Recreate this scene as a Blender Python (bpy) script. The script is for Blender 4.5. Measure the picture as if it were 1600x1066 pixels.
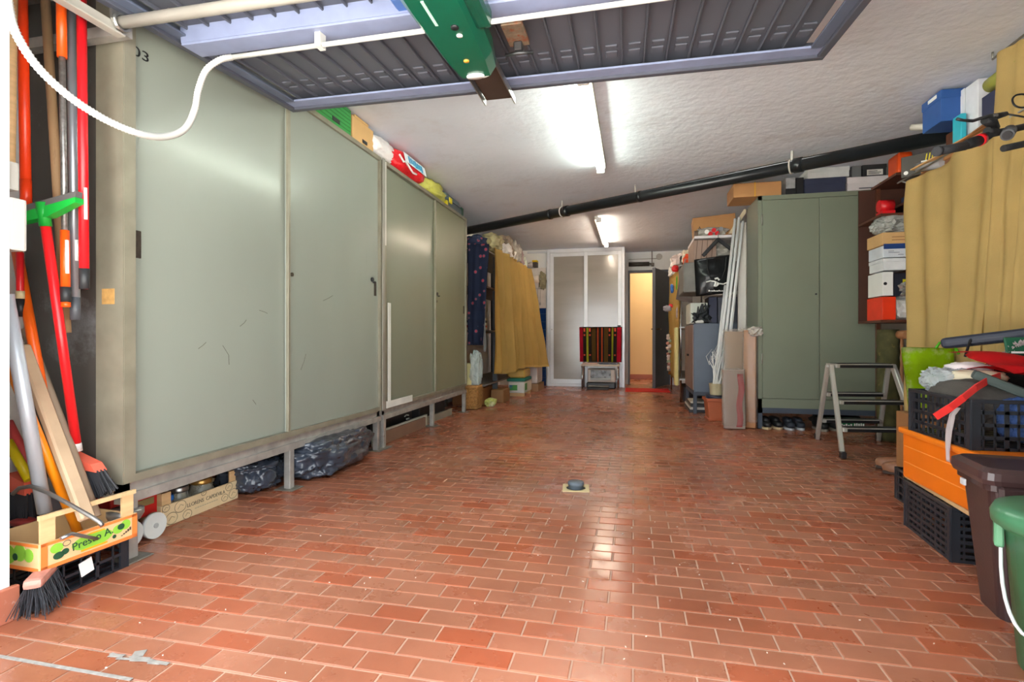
import bpy, bmesh, math, random
from mathutils import Vector, Matrix, noise
from math import pi, sin, cos, radians as R
random.seed(7)
SC = bpy.context.scene
COL = SC.collection
for o in list(bpy.data.objects): bpy.data.objects.remove(o)

# ---------------------------------------------------------------- camera, sky, exposure
FPX, HY, CAMZ = 830.0, 528.0, 0.87
YAW = math.atan(190 / FPX)
cam = bpy.data.cameras.new('camera')
cam.sensor_width = 36; cam.lens = 36 * FPX / 1600; cam.shift_y = -5 / 1600
cam.clip_start = .02
camo = bpy.data.objects.new('camera', cam); COL.objects.link(camo)
camo.location = (0, 0, CAMZ); camo.rotation_euler = (pi / 2, 0, YAW)
SC.camera = camo
W = bpy.data.worlds.new('overcast_sky'); SC.world = W; W.use_nodes = True
bg = W.node_tree.nodes['Background']; bg.inputs[0].default_value = (.93, .97, 1, 1); bg.inputs[1].default_value = 4.0
sun = bpy.data.lights.new('sun', 'SUN'); sun.energy = 60; sun.angle = R(1.5); sun.color = (1, .98, .95)
suno = bpy.data.objects.new('sun', sun); COL.objects.link(suno); suno.rotation_euler = (R(-28), R(18), 0)   # high sun from behind the building: lights the driveway only
TUBE1, TUBE2, HALL = 52.0, 42.0, 12.5
vs = SC.view_settings
SC.display_settings.display_device = 'sRGB'
vs.view_transform = 'Standard'; vs.look = 'None'; vs.gamma = 1; vs.use_curve_mapping = False
vs.exposure = 0.66

# ---------------------------------------------------------------- helpers
def ray(x, y):
    a = (x - 800) / FPX; b = (HY - y) / FPX
    return a * cos(YAW) - sin(YAW), a * sin(YAW) + cos(YAW), b
def PZ(x, y, z=0):
    r = ray(x, y); t = (z - CAMZ) / r[2]; return Vector((r[0] * t, r[1] * t, z))
def PX(x, y, X):
    r = ray(x, y); t = X / r[0]; return Vector((X, r[1] * t, CAMZ + r[2] * t))
def PY(x, y, Y):
    r = ray(x, y); t = Y / r[1]; return Vector((r[0] * t, Y, CAMZ + r[2] * t))

def lin(h):
    h = h.lstrip('#'); v = [int(h[i:i + 2], 16) / 255 for i in (0, 2, 4)]
    return tuple(c / 12.92 if c <= .04045 else ((c + .055) / 1.055) ** 2.4 for c in v) + (1,)
MATS = {}
def mat(hexc, r=.5, m=0., var=.1, vsc=7., bump=0., bs=60., stain=None, ssc=3., sth=.6, tr=0., emit=0., coat=0., stretch=None):
    """plain procedural surface: base colour with soft variation, optional stain colour, bump, thin-film transparency"""
    key = (hexc, r, m, var, vsc, bump, bs, stain, ssc, sth, tr, emit, coat, stretch)
    if key in MATS: return MATS[key]
    M = bpy.data.materials.new('surface_' + hexc.strip('#')); M.use_nodes = True
    nt = M.node_tree; N = nt.nodes; L = nt.links; p = N['Principled BSDF']; out = N['Material Output']
    tc = N.new('ShaderNodeTexCoord'); src = tc.outputs['Object']
    if stretch:
        mp = N.new('ShaderNodeMapping'); mp.inputs['Scale'].default_value = stretch
        L.new(src, mp.inputs[0]); src = mp.outputs[0]
    nz = N.new('ShaderNodeTexNoise'); nz.inputs['Scale'].default_value = vsc; nz.inputs['Detail'].default_value = 5
    L.new(src, nz.inputs['Vector'])
    c = lin(hexc)
    rp = N.new('ShaderNodeValToRGB')
    rp.color_ramp.elements[0].position = .3; rp.color_ramp.elements[1].position = .7
    rp.color_ramp.elements[0].color = tuple(x * (1 - var) for x in c[:3]) + (1,)
    rp.color_ramp.elements[1].color = tuple(min(1, x * (1 + var)) for x in c[:3]) + (1,)
    L.new(nz.outputs['Fac'], rp.inputs[0]); col = rp.outputs[0]
    if stain:
        n2 = N.new('ShaderNodeTexNoise'); n2.inputs['Scale'].default_value = ssc; n2.inputs['Detail'].default_value = 8
        n2.inputs['Roughness'].default_value = .7
        L.new(src, n2.inputs['Vector'])
        r2 = N.new('ShaderNodeValToRGB'); r2.color_ramp.elements[0].position = sth; r2.color_ramp.elements[1].position = min(1, sth + .12)
        L.new(n2.outputs['Fac'], r2.inputs[0])
        mx = N.new('ShaderNodeMixRGB'); L.new(r2.outputs[0], mx.inputs[0]); L.new(col, mx.inputs[1]); mx.inputs[2].default_value = lin(stain)
        col = mx.outputs[0]
    L.new(col, p.inputs['Base Color'])
    p.inputs['Roughness'].default_value = r; p.inputs['Metallic'].default_value = m
    if coat: p.inputs['Coat Weight'].default_value = coat; p.inputs['Coat Roughness'].default_value = .15
    if bump:
        n3 = N.new('ShaderNodeTexNoise'); n3.inputs['Scale'].default_value = bs; n3.inputs['Detail'].default_value = 4
        L.new(src, n3.inputs['Vector'])
        bp = N.new('ShaderNodeBump'); bp.inputs['Strength'].default_value = bump; bp.inputs['Distance'].default_value = .02
        L.new(n3.outputs['Fac'], bp.inputs['Height']); L.new(bp.outputs[0], p.inputs['Normal'])
    if emit:
        p.inputs['Emission Color'].default_value = c; p.inputs['Emission Strength'].default_value = emit
    if tr:
        t = N.new('ShaderNodeBsdfTransparent'); ms = N.new('ShaderNodeMixShader'); ms.inputs[0].default_value = tr
        L.new(p.outputs[0], ms.inputs[1]); L.new(t.outputs[0], ms.inputs[2]); L.new(ms.outputs[0], out.inputs[0])
    MATS[key] = M; return M

class B:
    """collects shapes in one bmesh"""
    def __init__(s): s.bm = bmesh.new(); s.smooth = []
    def poly(s, vs, fs, sm=False):
        v = [s.bm.verts.new(p) for p in vs]; F = []
        for f in fs:
            try: q = s.bm.faces.new([v[i] for i in f]); q.smooth = sm; F.append(q)
            except ValueError: pass
        return v, F
    def box(s, c, sz, bev=0., rz=0., M=None, seg=1):
        hx, hy, hz = sz[0] / 2, sz[1] / 2, sz[2] / 2
        T = M if M is not None else Matrix.Translation(c) @ Matrix.Rotation(rz, 4, 'Z')
        P = [T @ Vector((x, y, z)) for x in (-hx, hx) for y in (-hy, hy) for z in (-hz, hz)]
        v, F = s.poly(P, [(0, 1, 3, 2), (4, 6, 7, 5), (0, 4, 5, 1), (2, 3, 7, 6), (0, 2, 6, 4), (1, 5, 7, 3)])
        if bev: bmesh.ops.bevel(s.bm, geom=list({e for f in F for e in f.edges}), offset=min(bev, min(sz) * .45), segments=seg, affect='EDGES', profile=.6)
        return s
    def bb(s, x0, y0, z0, x1, y1, z1, bev=0., seg=1):
        return s.box(((x0 + x1) / 2, (y0 + y1) / 2, (z0 + z1) / 2), (abs(x1 - x0), abs(y1 - y0), abs(z1 - z0)), bev, seg=seg)
    def tube(s, pts, r, n=10, cap=True, closed=False):
        pts = [Vector(p) for p in pts]; rs = r if isinstance(r, (list, tuple)) else [r] * len(pts)
        rings = []; up = None; m = len(pts)
        for i, p in enumerate(pts):
            a = pts[(i - 1) % m] if (i or closed) else p; b = pts[(i + 1) % m] if (i < m - 1 or closed) else p
            d = (b - a).normalized()
            if up is None:
                up = Vector((0, 0, 1)) if abs(d.z) < .9 else Vector((1, 0, 0))
            u = d.cross(up).normalized(); w = u.cross(d).normalized(); up = w
            rings.append([s.bm.verts.new(p + (u * cos(2 * pi * k / n) + w * sin(2 * pi * k / n)) * rs[i]) for k in range(n)])
        for i in range(m - (0 if closed else 1)):
            A, Bq = rings[i], rings[(i + 1) % m]
            for k in range(n):
                f = s.bm.faces.new((A[k], A[(k + 1) % n], Bq[(k + 1) % n], Bq[k])); f.smooth = n > 6
        if cap and not closed:
            s.bm.faces.new(rings[0][::-1]); s.bm.faces.new(rings[-1])
        return s
    def cyl(s, p, q, r, r2=None, n=16): return s.tube([p, q], [r, r if r2 is None else r2], n)
    def lathe(s, prof, c=(0, 0, 0), n=24, sx=1., sy=1.):
        rings = [[s.bm.verts.new((c[0] + r * cos(2 * pi * k / n) * sx, c[1] + r * sin(2 * pi * k / n) * sy, c[2] + z)) for k in range(n)] for r, z in prof]
        for A, Bq in zip(rings, rings[1:]):
            for k in range(n):
                f = s.bm.faces.new((A[k], A[(k + 1) % n], Bq[(k + 1) % n], Bq[k])); f.smooth = True
        if prof[0][0] > 1e-4: s.bm.faces.new(rings[0][::-1])
        if prof[-1][0] > 1e-4: s.bm.faces.new(rings[-1])
        return s
    def prism(s, pts, d):
        pts = [Vector(p) for p in pts]; d = Vector(d); n = len(pts)
        s.poly(pts + [p + d for p in pts], [tuple(range(n))[::-1], tuple(range(n, 2 * n))] + [(i, (i + 1) % n, n + (i + 1) % n, n + i) for i in range(n)])
        return s
    def grid(s, f, nu, nv, th=.004, sm=True):
        vs = [f(i / nu, j / nv) for i in range(nu + 1) for j in range(nv + 1)]
        k = nv + 1
        v, F = s.poly(vs, [(i * k + j, (i + 1) * k + j, (i + 1) * k + j + 1, i * k + j + 1) for i in range(nu) for j in range(nv)], sm)
        if th: bmesh.ops.solidify(s.bm, geom=F, thickness=th)
        return s
    def blob(s, c, sz, amp=.25, fr=3., seed=0, sub=3, flat=True, rz=0., zmin=None):
        r = bmesh.ops.create_icosphere(s.bm, subdivisions=sub, radius=1); c = Vector(c); Rm = Matrix.Rotation(rz, 3, 'Z')
        for v in r['verts']:
            p = v.co.copy(); q = p * fr + Vector((seed * 3.7, seed * 1.3, seed))
            k = 1 + amp * (noise.noise(q) + .8 * abs(noise.noise(q * 2.1)) + .5 * noise.noise(q * 4.3) - .3)
            # boxier than a ball
            p = Vector([math.copysign(abs(a) ** .72, a) for a in p]) * k
            v.co = c + Rm @ Vector((p.x * sz[0] / 2, p.y * sz[1] / 2, p.z * sz[2] / 2))
            if zmin is not None and v.co.z < zmin: v.co.z = zmin
        for v in r['verts']:
            for f in v.link_faces: f.smooth = not flat
        return s
    def make(s, name, M, parent=None, Wd=False):
        bmesh.ops.recalc_face_normals(s.bm, faces=s.bm.faces)
        if Wd and parent is not None: s.bm.transform(TM[parent.name].inverted())
        me = bpy.data.meshes.new(name); s.bm.to_mesh(me); s.bm.free()
        o = bpy.data.objects.new(name, me); COL.objects.link(o)
        if M is not None: me.materials.append(M)
        if parent is not None: o.parent = parent
        return o
    def top(s, name, M, label, cat, group=None, kind=None):
        """a thing made of one mesh, its origin at the base"""
        xs = [v.co.x for v in s.bm.verts]; ys = [v.co.y for v in s.bm.verts]; zs = [v.co.z for v in s.bm.verts]
        c = Vector(((min(xs) + max(xs)) / 2, (min(ys) + max(ys)) / 2, min(zs)))
        bmesh.ops.translate(s.bm, verts=s.bm.verts, vec=-c)
        o = s.make(name, M); o.location = c; TM[o.name] = Matrix.Translation(c)
        o['label'] = label; o['category'] = cat
        if group: o['group'] = group
        if kind: o['kind'] = kind
        return o
TM = {}
def thing(name, label, cat, loc=(0, 0, 0), rz=0., group=None, rx=0., ry=0.):
    o = bpy.data.objects.new(name, None); COL.objects.link(o); o.empty_display_size = .05
    o.location = loc; o.rotation_euler = (rx, ry, rz); o['label'] = label; o['category'] = cat
    if group: o['group'] = group
    TM[o.name] = Matrix.Translation(loc) @ Matrix.Rotation(rz, 4, 'Z') @ Matrix.Rotation(ry, 4, 'Y') @ Matrix.Rotation(rx, 4, 'X')
    return o
def struct(o): o['kind'] = 'structure'; return o
def lab(o, t): o['label'] = t; return o
def text(body, size, M, parent, loc, rot, name='print', sx=1.):
    cu = bpy.data.curves.new('lettering', 'FONT'); cu.body = body; cu.size = size; cu.extrude = .0006; cu.align_x = 'CENTER'; cu.align_y = 'CENTER'
    t = bpy.data.objects.new('lettering', cu); COL.objects.link(t)
    dg = bpy.context.evaluated_depsgraph_get(); me = bpy.data.meshes.new_from_object(t.evaluated_get(dg))
    bpy.data.objects.remove(t)
    o = bpy.data.objects.new(name, me); COL.objects.link(o); me.materials.clear(); me.materials.append(M)
    o.parent = parent; o.location = loc; o.rotation_euler = rot; o.scale = (sx, 1, 1)
    return o
FX, FNX, FNY = (pi / 2, 0, pi / 2), (pi / 2, 0, -pi / 2), (pi / 2, 0, 0)   # lettering that faces +X, -X, -Y
def vary(x, a): return x + random.uniform(-a, a)

# ---------------------------------------------------------------- shared surfaces
WHITE = mat('#e9e8e4', .7, bump=.1, bs=25, var=.04)
CEIL = mat('#e8eefa', .85, var=.05, vsc=1.2, bump=.35, bs=14, stain='#dfe2ec', ssc=1.6, sth=.55)
PLASTER = mat('#efefec', .8, var=.03, bump=.25, bs=18)
CREAM = mat('#e3c696', .8, var=.04, vsc=2)
BLACK = mat('#1b1c1f', .45); BLACKP = mat('#23262b', .38, var=.15)
STEEL = mat('#a9a8a4', .32, m=.9, var=.12, vsc=30); CHROME = mat('#c9cac9', .2, m=1., var=.05)
GREYM = mat('#a3a09a', .42, m=.4, var=.2, vsc=14, stain='#6f6252', ssc=9, sth=.62)
SAGE = mat('#8c9288', .34, var=.05, vsc=1.6, stain='#76816d', ssc=5, sth=.68, coat=.25, stretch=(1, 1, .35))
SAGE2 = mat('#7d8070', .34, var=.06, vsc=1.6, stain='#6c7059', ssc=5, sth=.68, coat=.2, stretch=(1, 1, .35))
CARC = mat('#80786c', .36, m=.35, var=.14, vsc=5, stain='#7a5a4c', ssc=4, sth=.66, stretch=(1, 1, .4))
FRAMEM = mat('#8f8a79', .42, m=.3, var=.14, vsc=9, stain='#6e5540', ssc=12, sth=.68)
WOODL = mat('#d9b483', .65, var=.14, vsc=5, stretch=(1, 1, 9)); WOODX = mat('#d9b989', .65, var=.12, vsc=6, stretch=(8, 1, 1))
PLY = mat('#dcc59a', .65, var=.08, vsc=9); WOODO = mat('#a07f5c', .7, var=.2, vsc=6, stretch=(3, 3, .4), stain='#6b5138', ssc=6, sth=.6)
WOODD = mat('#5b3220', .5, var=.2, vsc=5, stretch=(1, 6, 6))
CARD = mat('#bd8a57', .75, var=.07, vsc=5); CARDL = mat('#d8ad74', .75, var=.06); CARDD = mat('#9c6b40', .75, var=.08)
YCURT = mat('#e3c682', .8, var=.08, vsc=3, bump=.15, bs=220); YCURT2 = mat('#dfbd6c', .8, var=.07, vsc=3, bump=.15, bs=220)
NAVY = mat('#2e344c', .55); SLATE = mat('#5d6878', .4, var=.06); SLATED = mat('#454e5b', .45, var=.1)
BLUEG = mat('#5c6478', .42, var=.1, vsc=10); BLUED = mat('#4d505c', .42, var=.12, vsc=8); BLUEL = mat('#8a93b2', .42, var=.1, vsc=10)
LOCK = mat('#79806f', .42, var=.05, vsc=2, coat=.1)
FILM = mat('#b8aba0', .1, var=.15, vsc=10, tr=.7, bump=.5, bs=9); FILMW = mat('#eceae6', .3, var=.06, tr=.15, bump=.5, bs=40); FILMG = mat('#c2beb4', .2, var=.2, vsc=20, tr=.3, bump=.6, bs=30)
RED = mat('#d61a22', .35); ORANGE = mat('#ef5a14', .35); ORBOX = mat('#e8720a', .36, var=.05); WPLAST = mat('#eeeeea', .4, var=.03); LGREY = mat('#c8cacb', .5)
MORTAR = mat('#b8957f', .9, var=.15, vsc=4, stain='#8f7768', ssc=1.5, sth=.55)

def tile_mat():
    M = bpy.data.materials.new('terracotta_tile'); M.use_nodes = True; nt = M.node_tree; N = nt.nodes; L = nt.links; p = N['Principled BSDF']
    geo = N.new('ShaderNodeNewGeometry'); oi = N.new('ShaderNodeObjectInfo')
    ad = N.new('ShaderNodeMath'); ad.operation = 'ADD'; L.new(geo.outputs['Random Per Island'], ad.inputs[0]); L.new(oi.outputs['Random'], ad.inputs[1])
    fr = N.new('ShaderNodeMath'); fr.operation = 'FRACT'; L.new(ad.outputs[0], fr.inputs[0])
    rp = N.new('ShaderNodeValToRGB'); e = rp.color_ramp.elements
    e[0].color = lin('#a1674d'); e[1].color = lin('#b4785e')
    m = e.new(.5); m.color = lin('#aa6e54'); m2 = e.new(.95); m2.color = lin('#a85536')
    L.new(fr.outputs[0], rp.inputs[0])
    def nz(sc, det=6, rough=.6, lo=.4, hi=.65):
        n = N.new('ShaderNodeTexNoise'); n.inputs['Scale'].default_value = sc; n.inputs['Detail'].default_value = det; n.inputs['Roughness'].default_value = rough
        L.new(geo.outputs['Position'], n.inputs['Vector'])
        r = N.new('ShaderNodeValToRGB'); r.color_ramp.elements[0].position = lo; r.color_ramp.elements[1].position = hi; L.new(n.outputs['Fac'], r.inputs[0]); return r.outputs[0], n.outputs['Fac']
    a, _ = nz(.8, 6, .6, .42, .74)
    mx = N.new('ShaderNodeMixRGB'); L.new(a, mx.inputs[0]); L.new(rp.outputs[0], mx.inputs[1]); mx.inputs[2].default_value = lin('#74402a')
    b, bf = nz(9, 8, .7, .5, .8)
    m3 = N.new('ShaderNodeMixRGB'); sc = N.new('ShaderNodeMath'); sc.operation = 'MULTIPLY'; L.new(b, sc.inputs[0]); sc.inputs[1].default_value = .26
    L.new(sc.outputs[0], m3.inputs[0]); L.new(mx.outputs[0], m3.inputs[1]); m3.inputs[2].default_value = lin('#84503a')
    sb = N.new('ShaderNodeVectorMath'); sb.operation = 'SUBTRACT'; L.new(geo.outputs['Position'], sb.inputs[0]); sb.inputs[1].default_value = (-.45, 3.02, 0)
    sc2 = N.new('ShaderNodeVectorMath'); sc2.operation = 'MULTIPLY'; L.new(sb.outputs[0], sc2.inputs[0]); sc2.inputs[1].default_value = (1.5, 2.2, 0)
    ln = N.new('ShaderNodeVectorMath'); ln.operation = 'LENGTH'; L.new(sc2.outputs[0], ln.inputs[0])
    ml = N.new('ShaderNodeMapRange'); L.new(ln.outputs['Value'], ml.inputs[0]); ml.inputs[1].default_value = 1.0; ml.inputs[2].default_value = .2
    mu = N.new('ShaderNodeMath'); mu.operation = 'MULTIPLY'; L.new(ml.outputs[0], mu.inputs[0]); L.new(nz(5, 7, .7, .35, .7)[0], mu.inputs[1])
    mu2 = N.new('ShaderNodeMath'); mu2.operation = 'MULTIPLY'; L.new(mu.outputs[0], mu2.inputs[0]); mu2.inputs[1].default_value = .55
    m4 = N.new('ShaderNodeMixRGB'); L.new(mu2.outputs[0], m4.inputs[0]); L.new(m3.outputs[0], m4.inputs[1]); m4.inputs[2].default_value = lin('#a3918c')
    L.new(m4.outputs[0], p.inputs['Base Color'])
    c, cf = nz(2.3, 6, .65, .35, .7)
    mr = N.new('ShaderNodeMapRange'); L.new(c, mr.inputs[0]); mr.inputs[3].default_value = .2; mr.inputs[4].default_value = .4; 
    # tiles polished by wear in the middle of the drive
    sb2 = N.new('ShaderNodeVectorMath'); sb2.operation = 'SUBTRACT'; L.new(geo.outputs['Position'], sb2.inputs[0]); sb2.inputs[1].default_value = (-.12, 2.25, 0)
    sm2 = N.new('ShaderNodeVectorMath'); sm2.operation = 'MULTIPLY'; L.new(sb2.outputs[0], sm2.inputs[0]); sm2.inputs[1].default_value = (1.3, .75, 0)
    l2 = N.new('ShaderNodeVectorMath'); l2.operation = 'LENGTH'; L.new(sm2.outputs[0], l2.inputs[0])
    mp2 = N.new('ShaderNodeMapRange'); L.new(l2.outputs['Value'], mp2.inputs[0]); mp2.inputs[1].default_value = .75; mp2.inputs[2].default_value = .15
    mm2 = N.new('ShaderNodeMath'); mm2.operation = 'MULTIPLY'; L.new(mp2.outputs[0], mm2.inputs[0]); L.new(nz(6, 5, .6, .38, .55)[0], mm2.inputs[1])
    mxr = N.new('ShaderNodeMix'); L.new(mm2.outputs[0], mxr.inputs[0]); L.new(mr.outputs[0], mxr.inputs[2]); mxr.inputs[3].default_value = .1
    L.new(mxr.outputs[0], p.inputs['Roughness'])
    bp = N.new('ShaderNodeBump'); bp.inputs['Strength'].default_value = .12; bp.inputs['Distance'].default_value = .01; L.new(bf, bp.inputs['Height']); L.new(bp.outputs[0], p.inputs['Normal'])
    return M
TILE = tile_mat()

# ================================================================ STRUCTURE
CZ = 2.47           # ceiling
XL, XR, YB = -2.42, 2.62, 9.52
floor = struct(B().bb(XL - .1, .3, -.15, XR + .1, 11.7, -.003).make('floor', MORTAR))
struct(B().bb(-9, -12, -.2, 9, .3, -.012).make('driveway', mat('#b9b7b0', .9, var=.1)))
# --- red floor tiles, half-bond rows of 75 x 150 mm
TW, TD, PWX, PDY = .1540, .0780, .1595, .0838
def tile_rows():
    out = []; k0 = int((.36 - 1.52) / PDY) - 1; k1 = int((11.6 - 1.52) / PDY)
    for k in range(k0, k1):
        y = 1.52 + (k + .5) * PDY
        off = (-.56 if k % 2 else -.56 + PWX / 2) + PWX / 2
        if y < .36: continue
        i0 = int((XL - off) / PWX) - 1; i1 = int((XR - off) / PWX) + 1
        for i in range(i0, i1):
            x = off + i * PWX
            if x - TW / 2 < XL or x + TW / 2 > XR: continue
            out.append((x, y))
    return out
def tile_shape(b, x, y, z=0., tx=0., ty=0.):
    hx, hy, g, t = TW / 2, TD / 2, .0022, .007
    vs = []
    for (ax, ay, zz) in [(hx, hy, -t), (hx, hy, -.0016), (hx - g, hy - g, 0)]:
        for sx, sy in ((-1, -1), (1, -1), (1, 1), (-1, 1)): vs.append((x + sx * ax, y + sy * ay, z + zz + (tx * sx + ty * sy if zz > -.005 else 0)))
    b.poly(vs, [(8, 9, 10, 11)] + [(q + i, q + (i + 1) % 4, q + 4 + (i + 1) % 4, q + 4 + i) for q in (0, 4) for i in range(4)])
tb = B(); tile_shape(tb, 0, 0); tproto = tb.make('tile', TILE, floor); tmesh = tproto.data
rows = tile_rows()
def vis(x, y):
    d = -sin(YAW) * x + cos(YAW) * y; u = 800 + FPX * (cos(YAW) * x + sin(YAW) * y) / max(d, .1); v = HY + FPX * CAMZ / max(d, .1)
    return d > .5 and 0 < u < 1600 and v < 1066 and -1.8 < x < 1.35
near = sorted([p for p in rows if vis(*p)], key=lambda p: -sin(YAW) * p[0] + cos(YAW) * p[1])[:300]
nset = set(near)
for i, (x, y) in enumerate(near):
    o = tproto if i == 0 else tproto.copy()
    if i: COL.objects.link(o); o.parent = floor
    o.location = (x, y, random.uniform(-.0007, .0004)); o.rotation_euler = (random.uniform(-.004, .004), random.uniform(-.003, .003), 0)
rest = B()
for x, y in rows:
    if (x, y) not in nset: tile_shape(rest, x, y, random.uniform(-.0007, .0004), random.uniform(-.0003, .0003), random.uniform(-.0003, .0003))
cp = B(); cp.box((-1.62, 1.101, .0008), (.75, .011, .0012))
q_ = PZ(215, 1031)
for i in range(9): cp.box((q_.x + random.uniform(-.085, .085), q_.y + random.uniform(-.007, .007), .0008 + i * .00012), (random.uniform(.03, .07), random.uniform(.006, .014), .0012), rz=random.uniform(-.2, .2))
cp.box((q_.x - .02, q_.y + .022, .0008), (.03, .03, .0012), rz=.5)
o = cp.make('cement_smear', mat('#8d8983', .95, var=.25, vsc=60), floor); o['kind'] = 'stuff'
gr = B()
for i in range(70):
    x, y = random.uniform(-1.5, 1.0), random.uniform(1.1, 2.6); a = random.uniform(0, 3); l_ = random.uniform(.002, .007)
    gr.box((x, y, .0014), (l_, random.uniform(.0015, .003), .0022), 0, rz=a)
o = gr.make('grit', mat('#d9c9bb', .9), floor); o['kind'] = 'stuff'
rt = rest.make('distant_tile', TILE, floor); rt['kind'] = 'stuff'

struct(B().bb(XL - .1, .95, CZ, XR + .1, 10.45, CZ + .15).make('ceiling', CEIL))
struct(B().bb(XL - .12, 1.25, 0, XL, 10.4, CZ).make('wall_left', PLASTER))
struct(B().bb(XR, 1.25, 0, XR + .12, 10.4, CZ).make('wall_right', PLASTER))
wb = B(); wb.bb(XL, YB + .04, 0, -1.49, YB + .16, CZ); wb.bb(-.19, YB + .05, 0, -.155, 10.2, CZ)
wb.bb(-.19, 10.2, 2.13, XR, 10.32, CZ); wb.bb(.66, 10.2, 0, XR, 10.32, 2.13); wb.bb(-.19, 10.2, 0, -.1, 10.32, 2.13)
wall_back = struct(wb.make('wall_back', PLASTER))
# blue glazed wall tiles beside the sliding door
BT = mat('#173a72', .15, var=.2, vsc=25); bt = B(); bt.box((0, 0, 0), (.141, .012, .141), .003); bt0 = bt.make('wall_tile', BT, wall_back); B().bb(-2.02, YB + .031, 0, -1.552, YB + .04, 1.66).make('tile_bed', mat('#5f7590', .7), wall_back)
n = 0
for i in range(3):
    for j in range(11):
        o = bt0 if n == 0 else bt0.copy(); n += 1
        if n > 1: COL.objects.link(o); o.parent = wall_back
        o.location = (-1.625 - i * .145, YB + .029, .073 + j * .145)
# front wall: two pillars and a lintel around the garage opening
wf = B(); wf.bb(XL - .15, .95, 0, -1.875, 1.25, CZ)
struct(wf.make('wall_front', mat('#f4f5f5', .85, var=.03, bump=.2, bs=15, stain='#d8d6d0', ssc=5, sth=.7)))
struct(B().bb(.8, .95, 0, XR + .12, 1.25, CZ).make('wall_front', PLASTER))
struct(B().bb(-1.875, .95, 2.24, .8, 1.25, CZ).make('wall_front', PLASTER))
SK = mat('#b06a52', .5, var=.12, stain='#d8cfc6', ssc=12, sth=.6)
struct(B().bb(-1.875, .95, 0, -1.857, 1.268, .105, .003).make('baseboard_left', SK))
# hall behind the open door
hb = B(); hb.bb(-.5, 11.5, 0, 1.4, 11.6, 2.6); hb.bb(-.6, 10.32, 0, -.5, 11.6, 2.6); hb.bb(1.4, 10.32, 0, 1.5, 11.6, 2.6); struct(hb.make('wall_hall', CREAM))
struct(B().bb(-.6, 10.32, 2.6, 1.5, 11.6, 2.7).make('ceiling_hall', WHITE))
struct(B().bb(-.5, 11.485, 0, 1.4, 11.5, .1, .003).make('baseboard_hall', mat('#a35b3c', .4)))
hl = thing('hall_ceiling_lamp', 'round white ceiling lamp of the hall beyond the open door', 'lamp', (.45, 10.85, 2.56))
B().lathe([(.12, .04), (.13, .0), (.1, -.04), (.03, -.055), (.001, -.057)]).make('shade', mat('#fff0d8', .5, emit=2), hl)
ld = bpy.data.lights.new('hall_bulb', 'POINT'); ld.energy = HALL; ld.color = (1, .84, .62); ld.shadow_soft_size = .1
lo = bpy.data.objects.new('bulb', ld); COL.objects.link(lo); lo.parent = hl; lo.location = (0, 0, -.15)

# --- sliding door of frosted panels (door_1)
ALU = mat('#d3d6da', .35, m=.25, var=.04); FROST = mat('#989289', .2, var=.14, vsc=1.6, coat=1, stretch=(.35, 1, 2.2), bump=.06, bs=5)
d1 = bpy.data.objects.new('door_1', None); COL.objects.link(d1); struct(d1); d1.location = (-1.52, YB, 0); TM['door_1'] = Matrix.Translation(d1.location)
b = B(); b.bb(0, -.05, 0, .05, .04, CZ - .01, .004); b.bb(1.32, -.05, 0, 1.37, .04, CZ - .01, .004); b.bb(.05, -.05, CZ - .075, 1.32, .04, CZ - .01, .004); b.bb(.05, -.05, 0, 1.32, .04, .05, .004)
b.make('door_frame', ALU, d1)
for x0, x1, y in ((.05, .73, .0), (.66, 1.32, -.03)):
    b = B(); b.bb(x0, y - .015, .05, x0 + .065, y + .015, CZ - .075, .003); b.bb(x1 - .065, y - .015, .05, x1, y + .015, CZ - .075, .003)
    b.bb(x0 + .065, y - .015, .05, x1 - .065, y + .015, .13, .003); b.bb(x0 + .065, y - .015, CZ - .14, x1 - .065, y + .015, CZ - .075, .003)
    sash = b.make('sash', ALU, d1)
    b = B(); b.bb(x0 + .06, y - .006, .12, x1 - .06, y + .006, CZ - .13); b.make('pane', FROST, sash)
B().bb(1.245, -.062, .98, 1.3, -.045, 1.09, .004).make('handle', BLACK, d1)
B().cyl((.082, -.02, 1.02), (.082, -.035, 1.02), .012, n=10).make('lock', STEEL, d1)
struct(B().bb(-1.9, YB + .02, CZ - .06, -1.52, YB + .06, CZ - .02, .003).make('trim_1', ALU))
# --- hall door (door_2): dark steel leaf swung open
d2 = bpy.data.objects.new('door_2', None); COL.objects.link(d2); struct(d2); d2.location = (-.1, 10.2, 0); TM['door_2'] = Matrix.Translation(d2.location)
DK = mat('#565b63', .4, var=.05); DKL = mat('#14151a', .32, var=.3)
b = B(); b.bb(0, -.02, 0, .035, .1, 2.13, .003); b.bb(.72, -.02, 0, .755, .1, 2.13, .003); b.bb(.035, -.02, 2.085, .72, .1, 2.13, .003); b.make('door_frame', DK, d2)
leaf = B(); Mx = Matrix.Translation((.72, -.02, 1.055)) @ Matrix.Rotation(R(-110), 4, 'Z')
Mleaf = Matrix.Translation((.715, -.03, 0)) @ Matrix.Rotation(R(70), 4, 'Z')
leaf.box((0, 0, 0), (.8, .045, 2.06), .004, M=Mleaf @ Matrix.Translation((-.4, 0, 1.04))); lf = leaf.make('leaf', DKL, d2)
b = B(); b.box((0, 0, 0), (.012, .055, 2.07), .002, M=Mleaf @ Matrix.Translation((-.802, 0, 1.04))); b.make('edge_strip', DK, lf)
b = B(); P = [Mleaf @ Vector(q) for q in ((-.73, .02, 1.02), (-.73, .065, 1.02), (-.62, .065, 1.02))]; b.tube(P, .011, 8)
P = [Mleaf @ Vector(q) for q in ((-.73, -.02, 1.02), (-.73, -.065, 1.02), (-.62, -.065, 1.02))]; b.tube(P, .011, 8); b.make('door_handle', mat('#6e5a34', .3, m=.8), lf)

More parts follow.
